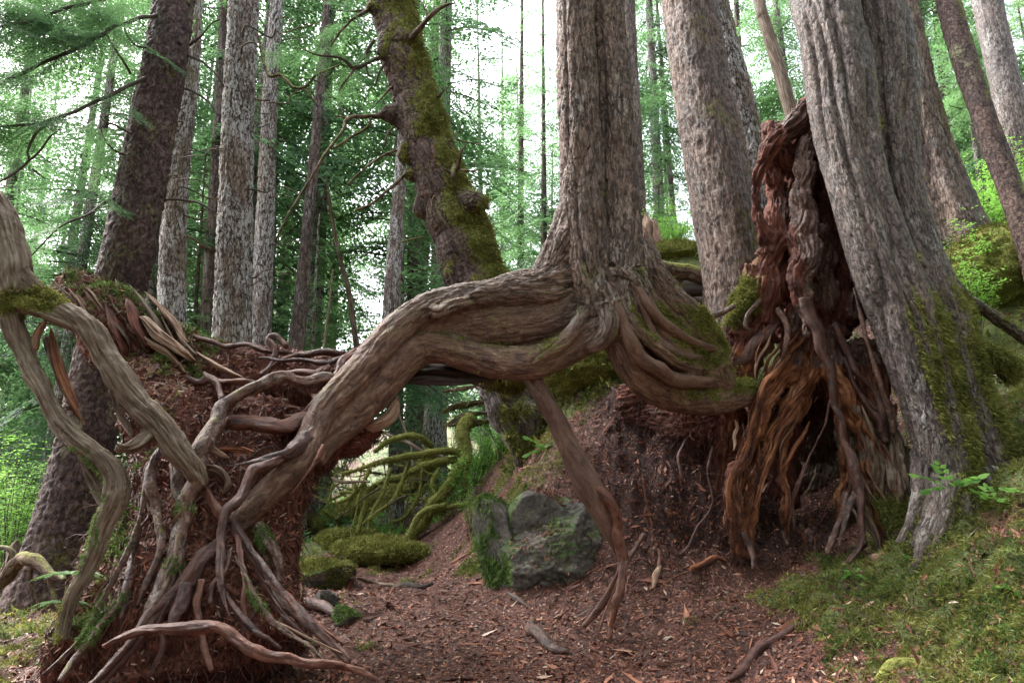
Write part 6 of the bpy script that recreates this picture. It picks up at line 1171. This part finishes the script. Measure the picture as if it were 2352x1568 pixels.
o5, V5, N5, m5 = rock('small_rock', PT(752, 1385, 7.5), (.14, .14, .14), 12, 'small pale grey rock at the foot of the root mass by the path', mossf=lambda V, N: .2+0*V[:, 0])
o6, V6, N6, m6 = rock('small_rock', PT(795, 1420, 7.1), (.13, .12, .10), 13, 'small dark mossy rock on the left side of the path', mossf=lambda V, N: np.clip(.5*N[:, 2]+.3, 0, 1))
tufts('moss', V1, N1, M_MGREEN, o1, 2200, .022, rs(70), w=(m1-.45).clip(0, 1)+1e-8, wd=.2); tufts('moss', V3, N3, M_MGREEN, o3, 4200, .03, rs(71), w=(m3-.35).clip(0, 1)+1e-8, wd=.18, droop=.8)
for o_, V_, N__ in ((o1, V1, N1), (o2, V2, N2)): chips('litter', V_, N__, M_LITTER, o_, 1500, .006, .022, rs(99), w=(N__[:, 2]-.35).clip(0, 1)*(fbm(V_*4, 2)+.2).clip(0, 1)+1e-9)
tufts('moss', V2, N2, M_MGREEN, o2, 500, .02, rs(74), w=(m2-.45).clip(0, 1)+1e-8, wd=.2)
tufts('moss', V4, N4, M_MTUFT, o4, 4000, .03, rs(72), w=(m4-.35).clip(0, 1)*(N4[:, 2] > -.2)+1e-8, wd=.2); tufts('moss', V6, N6, M_MGREEN, o6, 700, .02, rs(73), w=(m6-.35).clip(0, 1)+1e-8, wd=.2)
HM = [((880, 1268, 10.6), (.66, .5, .15), 'rounded yellow-green moss hummock in the middle of the forest floor, seen through the arch'), ((800, 1246, 11.2), (.42, .4, .18), 'small moss hummock left of the rounded one, below the fallen branches'),
      ((1550, 590, 12.2), (.55, .5, .24), 'moss cushion on the log pile between the twin-stemmed tree and the thick brown trunk'), ((2320, 640, 9.8), (1.0, .9, .62), 'large mossy mound on the slope at the right edge between the leaning trunks'), ((1370, 850, 9.6), (.7, .5, .35), 'moss-covered hump glimpsed through the gap beneath the twin-stemmed tree')]
for k, (p, r3, lb) in enumerate(HM):
    o_, Vh, Nh, mh = rock('moss_hummock', PT(*p), r3, 20+k, lb, 'moss mound', nplanes=4, mossf=lambda V, N: np.full(len(V), .95), mat=M_LOGM, rough=.12)
    tufts('moss', Vh, Nh, M_MTUFT, o_, 7000, .04, rs(80+k), w=(Nh[:, 2] > -.2)*1.0, wd=.2, droop=.2, per=4)

# ================================================================ GROUND COVER
GN = vnormals(GV, GQ, np.zeros((0, 3), int)); GM = ground_moss(GV[:, 0], GV[:, 1])
D_ = np.hypot(GV[:, 0], GV[:, 1]); U_ = np.abs(GV[:, 0]/np.maximum(GV[:, 1], .1)); infr = (U_ < .85)*(GV[:, 1] > 3.8)
area = np.zeros(len(GV)); ar = np.linalg.norm(np.cross(GV[GQ[:, 1]]-GV[GQ[:, 0]], GV[GQ[:, 3]]-GV[GQ[:, 0]]), axis=1)
for c in range(4): area += np.bincount(GQ[:, c], ar, len(GV))
wm = area*infr*sstep(.42, .62, GM)*(.12+np.clip(1.3*fbm(GV*3.3+5, 3)+.55, 0, 1))
near = D_ < 10.5
tag(tufts('ground_moss', GV, GN, M_MTUFT, None, 46000, .036, rs(90), w=wm*near/(1+(D_/6)**2)+1e-12, wd=.15, per=4), 'moss carpet on the banks around the path')
tag(tufts('bright_ground_moss', GV, GN, M_MGREEN, None, 16000, .035, rs(91), w=wm*near*(fbm(GV*1.4, 3) > .05)/(1+(D_/6)**2)+1e-12, wd=.16, per=4), 'greener moss in patches on the banks')
tag(tufts('far_ground_moss', GV, GN, M_MTUFT, None, 16000, .09, rs(92), w=wm*(D_ > 9)*(D_ < 30)+1e-12, wd=.25, per=4), 'moss on the forest floor beyond the arch')
tag(chips('leaf_litter', GV, GN, M_LITTER, None, 90000, .007, .026, rs(93), w=area*infr*(1-.85*sstep(.45, .7, GM))*(D_ < 12)/(1+(D_/7)**3)+1e-12), 'red-brown leaf litter and bark chips on the path')
for kk, (nn_, ss_) in enumerate([(700, .05), (260, .09)]):
    cl = chips('bark_bits', GV, GN, M_LITTER, None, nn_, ss_*.5, ss_, rs(195+kk), w=area*infr*near/(1+(D_/7)**3)*(.2+(GM < .5))+1e-12, elong=6, tilt=.25, lift=.01); tag(cl, ('twigs and bark bits strewn over the litter', 'longer sticks and needles strewn over the litter')[kk])
tag(chips('leaf_litter_flakes', GV, GN, M_LITTER, None, 9000, .015, .035, rs(94), w=area*infr*near/(1+(D_/7)**3)+1e-12, elong=5), 'larger bark flakes and needles scattered over the ground')
bankw = area*infr*(GN[:, 2] < .93)*(D_ > 6.8)*(D_ < 9.5)*(GM < .5)*(GV[:, 0] > .5)
if bankw.sum() > 0: tag(rootlets('bank_rootlets', GV, GN, 9000, None, M_ROOTLET, rs(95), .22, .0034, w=bankw, out=.5, amp=1.6, down=.5), 'tangle of dry rootlets hanging over the dirt bank under the arch')
wl = area*(U_ < .85)*(GV[:, 1] > 11)*(D_ < 34)*(fbm(GV*.5, 2) > -.05)
tag(tufts('undergrowth', GV, GN, M_LEAF, None, 9000, .13, rs(96), w=wl+1e-12, wd=.3, per=5, droop=-.1, spread=.8), 'low leafy undergrowth covering the forest floor')

sel = (GV[:, 0] > .6)*(GV[:, 0] < 3.2)*(GV[:, 1] > 6.3)*(GV[:, 1] < 9)
bV, bN = GV[sel], GN[sel]; gg_ = Geo(); crawl(bV, bN, 150, np.where(bV[:, 1] > 6.9)[0], None, None, 277, (.2, .7), (.004, .009), (-.2, -.3, -1), wander=.8, into=gg_)
tag(link('bank_roots', gg_.mesh('bank_roots', [M_ROOT]), None), 'thin red-brown roots creeping down the dirt bank', kind='stuff')
# ---------------------------------------------------------------- loose roots and sticks on the ground
def gpath(pts, dz=.0):
    out = []
    for (px, py, r) in pts:
        x, y, z = ground_hit(px, py); out.append((x, y, z+dz, PR(py, y, r)))
    return np.array(out)
def gstick(name, pts, mat, label, cat, seed=0, bark=b_smooth, dz=.01, mossf=None):
    o = tube_obj(name, gpath(pts, dz), mat, None, nseg=14, step=.02, bark=bark, a=.8, wob=.3, seed=seed, mossf=mossf); tag(o, label, cat); return o
gstick('surface_root', [(1222, 1440, 8), (1222, 1456, 14), (1240, 1475, 14), (1258, 1492, 13), (1280, 1502, 10), (1305, 1508, 5)], M_ROOTG, 'short bent brown root poking out of the path right of centre', 'root', 1, dz=.03)
gstick('surface_root', [(1675, 1545, 6), (1710, 1525, 10), (1745, 1510, 10), (1790, 1490, 9), (1830, 1470, 6), (1870, 1455, 3)], M_ROOTD, 'dark wet root lying along the lower edge of the right moss bank', 'root', 2, dz=.02)
gstick('fallen_stick', [(905, 1345, 5), (940, 1346, 8), (970, 1348, 7), (992, 1340, 4)], M_DARKW, 'dark stick lying across the far end of the path', 'stick', 3)
gstick('fallen_stick', [(820, 1342, 3), (870, 1340, 4), (930, 1342, 3)], M_GREYW, 'thin pale stick beside the dark one at the far end of the path', 'stick', 4)
gstick('fallen_stick', [(1590, 1335, 5), (1612, 1318, 7), (1645, 1315, 6), (1672, 1322, 3)], M_ORANGE, 'curved orange-brown stick on the litter in front of the stump cave', 'stick', 5, dz=.04)
gstick('bark_slab', [(1500, 1362, 4), (1506, 1345, 8), (1512, 1328, 7), (1518, 1312, 3)], M_PALEW, 'pale orange splinter of wood standing at the foot of the bank', 'bark piece', 6, dz=.03)
gstick('bark_slab', [(2000, 1290, 8), (2010, 1300, 14), (2025, 1310, 12), (2032, 1316, 4)], M_PALEW, 'pale wood chip on the moss below the foot of the stump', 'bark piece', 7, dz=.02)
gstick('surface_root', [(1510, 1340, 4), (1515, 1290, 5), (1500, 1240, 5), (1488, 1200, 4), (1478, 1170, 3)], M_ROOT, 'thin brown root running down the dirt bank left of the stump', 'root', 8)
gstick('surface_root', [(1900, 1330, 5), (1925, 1310, 7), (1950, 1285, 7), (1975, 1262, 5), (1990, 1250, 3)], M_ROOTD, 'dark forked root crossing the litter at the mouth of the stump cave', 'root', 9, dz=.03)
gstick('surface_root', [(2060, 1568, 5), (2090, 1540, 9), (2120, 1545, 9), (2150, 1560, 4)], M_ROOTG, 'short pinkish root at the bottom of the right moss bank', 'root', 10, dz=.02)
gstick('surface_root', [(660, 1400, 6), (700, 1398, 12), (735, 1408, 13), (765, 1425, 9), (800, 1440, 4)], M_ROOTD, 'dark arched root on the left side of the path behind the root toes', 'root', 11, dz=.06)
gstick('mossy_log', [(2020, 1590, 14), (2070, 1572, 18), (2130, 1568, 14)], M_LOGM, 'bit of mossy log at the very bottom edge on the right', 'log', 12, mossf=FM)
gstick('fallen_stick', [(1640, 1440, 1.6), (1665, 1420, 2), (1690, 1405, 1.3)], M_GREYW, 'short pale twig on the litter right of the path', 'stick', 13)
gstick('fallen_stick', [(700, 1215, 6), (760, 1235, 8), (810, 1250, 6)], M_DARKW, 'dark mossy stick on the forest floor left of the hummocks', 'stick', 14, mossf=upm(.5))
sample_tufts([o for o in S.objects if o.parent == main and o.name.startswith('root') and o.data.materials[0] == M_ROOTG and o.data.vertices[0].co.x < -.5], M_MGREEN, main, 2400, .014, 66, wd=.2, droop=.9, thr=lambda V, N: (fbm(V*3.2, 3)-.02).clip(0, 1)**1.5*(V[:, 2] < 1.3)*1.0)
sample_tufts([o for o in S.objects if o.parent == snag and o.name.startswith('stem')], M_MGREEN, snag, 1100, .013, 67, wd=.2, droop=.7, thr=lambda V, N: (fbm(V*3.6, 3)).clip(0, 1)*(N[:, 0] < .1)*(V[:, 2] < 1.6)*1.0)
# rotten logs behind the right end of the arch
lg = thing('log_pile', PT(1560, 700, 8.8), 'dark rotten logs stacked behind the right end of the arch, beside the thick brown trunk', 'log')
for k, b in enumerate([[(1480, 600, 8.6, 14), (1530, 618, 8.6, 20), (1580, 628, 8.6, 20), (1620, 640, 8.6, 16)], [(1490, 640, 8.7, 12), (1550, 668, 8.6, 12), (1620, 668, 8.6, 12)], [(1520, 690, 8.8, 20), (1570, 700, 8.8, 22), (1630, 715, 8.8, 22)], [(1470, 650, 9.2, 40), (1560, 670, 9.2, 50), (1640, 690, 9.2, 50)]]):
    tube_obj('log_piece', tr('v', b), M_DARKW if k else M_LOGM, lg, nseg=18, step=.02, bark=b_string, a=1, wob=.2, seed=k, mossf=upm(.7) if k == 0 else None)
# broken stump behind
wd_ = thing('broken_snag', PT(1490, 600, 12.5), 'short splintered pale stump behind the right edge of the twin-stemmed tree', 'stump')
for k, b in enumerate([[(1500, 600, 12.5, 24), (1492, 550, 12.5, 22), (1486, 510, 12.5, 12), (1484, 488, 12.5, 3)], [(1512, 600, 12.4, 14), (1508, 540, 12.4, 12), (1500, 500, 12.4, 3)], [(1480, 600, 12.4, 18), (1478, 560, 12.4, 16), (1472, 520, 12.4, 4)]]): wedge('v', b, M_PALEW, wd_, 300+k, .7)
# small stump and tangle at far left bottom
ls_ = thing('grey_stub', PT(20, 1400, 9), 'small grey-brown broken stub behind the roots at the lower left edge', 'stump')
for k, b in enumerate([[(22, 1410, 9, 22), (24, 1340, 9, 18), (30, 1270, 9, 16), (38, 1240, 9, 5)], [(10, 1400, 9, 14), (6, 1330, 9, 10), (12, 1290, 9, 4)]]): wedge('v', b, M_GREYW, ls_, 310+k, .8, name='stem')
tg = thing('dead_branch_tangle', PT(60, 1330, 7), 'dark dead branch arching over the ground left of the grey forked root', 'branch')
for k, b in enumerate([[(-40, 1380, 7, 10), (0, 1350, 7, 13), (40, 1290, 7, 17), (75, 1285, 6.9, 15), (110, 1310, 6.8, 10), (150, 1330, 6.7, 6)], [(40, 1290, 7, 8), (20, 1260, 7, 6), (-20, 1255, 7.1, 4)], [(110, 1310, 6.8, 6), (118, 1350, 6.8, 6), (135, 1400, 6.7, 4)], [(75, 1285, 6.9, 6), (70, 1340, 6.9, 5), (90, 1400, 6.9, 4)]]):
    tube_obj('branch', tr('v', b), M_LOGM, tg, nseg=12, step=.03, bark=b_smooth, a=1, wob=.4, seed=20+k, mossf=upm(.5))

# ---------------------------------------------------------------- seedlings and fern
def seedling(px, py, Y, nlf, s, label, seed, off=.0):
    x, y, z = PT(px, py, Y); q = rs(seed); g = Geo(); VV = []; rv = []; gy = z
    stem = np.array([(x, y, z-.18*s, .003*s), (x+.01, y, z-.08*s, .0025*s), (x+.02*q.normal(), y, z, .002*s)]); tube(g, stem, nseg=6, step=.02, mat=1)
    for k in range(nlf):
        a = 6.283*k/nlf+q.rand()*.6; d = np.array([math.cos(a), math.sin(a)*.6, q.uniform(-.35, .8)]); L = s*.17*q.uniform(.7, 1.2); o = np.array([x, y, z])
        g0 = np.vstack([np.append(o, .0016*s), np.append(o+d*L*.5+[0, 0, .01], .0013*s), np.append(o+d*L, .0008*s)]); tube(g, g0, nseg=4, step=.03, mat=1)
        for j, t in enumerate((.3, .3, .55, .55, .8, .8, 1.0)):
            c = o+d*L*t+np.array([0, 0, .02*math.sin(t*3)]); side = (1 if j % 2 else -1) if j < 6 else 0; pr = np.array([-d[1], d[0], 0]); dv = d*(.5 if side else 1)+pr*side*.9; dv = dv/np.linalg.norm(dv); dv[2] -= .12
            l = s*.075*q.uniform(.8, 1.2); w = np.cross(dv, [0, -.75, .65]); w /= np.linalg.norm(w); r_ = q.rand()
            pts = [c+dv*l*u+w*l*v_+np.array([0, 0, -abs(v_)*l*.25]) for u, v_ in ((0, 0), (.3, .26), (.65, .24), (1, 0), (.65, -.24), (.3, -.26))]
            VV.append(pts); rv.append(np.full(6, r_))
    V = np.array(VV).reshape(-1, 3); n = len(VV); b_ = np.arange(n)[:, None]*6; Q = np.concatenate([b_+[0, 1, 2, 3], b_+[0, 3, 4, 5]])
    g.add(V, Q, None, 0, rnd=np.concatenate(rv)); return tag(link('seedling', g.mesh('seedling', [M_LEAF, M_TWIG], smooth=False)), label, 'plant')
for k, a in enumerate([(2185, 1120, 6.0, 6, 1.25, 'leafy green seedling in front of the foot of the massive grey trunk'), (2280, 1150, 5.9, 5, .9, 'green seedling on the moss right of the massive trunk foot'), (2340, 1135, 5.7, 4, .9, 'green seedling at the right edge on top of the moss bank'),
     (2100, 1285, 6.2, 5, .6, 'tiny seedling on the moss just right of the stump foot'), (2195, 1350, 5.6, 4, .6, 'tiny bright seedling on the middle of the mossy bank'), (2335, 1360, 5.1, 4, .7, 'bright seedling low at the right edge of the moss bank'), (2210, 1495, 5.1, 4, .6, 'tiny seedling near the bottom right corner, left one of two'), (2260, 1480, 5.1, 4, .6, 'tiny seedling near the bottom right corner, right one of two'),
     (1960, 1320, 6.1, 4, .5, 'tiny seedling on the moss left of the pale wood chip'), (1255, 1030, 9.0, 6, 1.5, 'light green seedling on the bank behind the slanting prop root')]): seedling(*a, seed=k) if len(a) == 6 else None
def fern(px, py, Y, s, label, seed):
    x, y, z = PT(px, py, Y); q = rs(seed); VV = []; rv = []; g = Geo()
    for k in range(9):
        a = q.rand()*6.283; d = np.array([math.cos(a), math.sin(a)*.8, .35]); L = s*q.uniform(.7, 1.1)
        for j in range(26):
            t = .1+.9*j/26; c = np.array([x, y, z])+d*L*t+np.array([0, 0, -.5*L*t*t]); pr = np.array([-d[1], d[0], 0])*(1 if j % 2 else -1); l = L*.2*math.sin(t*2.9+.15)
            dv = pr+d*.3; w = d*.035*L
            VV.append([c-w, c+w, c+dv*l+[0, 0, -.2*l]]); rv.append(np.full(3, q.rand()))
    V = np.array(VV).reshape(-1, 3); g.add(V, None, np.arange(len(V)).reshape(-1, 3), rnd=np.concatenate(rv)); return tag(link('fern', g.mesh('fern', [M_NEEDLE2], smooth=False)), label, 'fern')
fern(160, 1320, 4.95, .26, 'feathery green fern sprig on the foot of the grey forked root, upper one', 1); fern(145, 1385, 4.9, .24, 'feathery green fern sprig on the foot of the grey forked root, lower one', 2)

if HAZE:
    g = Geo(); x0, x1, y0_, y1, z0, z1 = -170, 170, -170, 170, float(GV[:, 2].min())-1, float(GV[:, 2].max())+32
    g.add([(x0, y0_, z0), (x1, y0_, z0), (x1, y1, z0), (x0, y1, z0), (x0, y0_, z1), (x1, y0_, z1), (x1, y1, z1), (x0, y1, z1)], [(0, 3, 2, 1), (4, 5, 6, 7), (0, 1, 5, 4), (1, 2, 6, 5), (2, 3, 7, 6), (3, 0, 4, 7)])
    m, ns, ls = mat_new('haze'); pv = ns.new('ShaderNodeVolumePrincipled'); pv.inputs['Color'].default_value = (.85, .95, .92, 1); pv.inputs['Density'].default_value = HAZE; pv.inputs['Anisotropy'].default_value = .3
    ls.new(pv.outputs[0], ns.new('ShaderNodeOutputMaterial').inputs['Volume']); tag(link('haze', g.mesh('haze', [m], smooth=False)), 'thin damp air fading the far trees', kind='stuff')
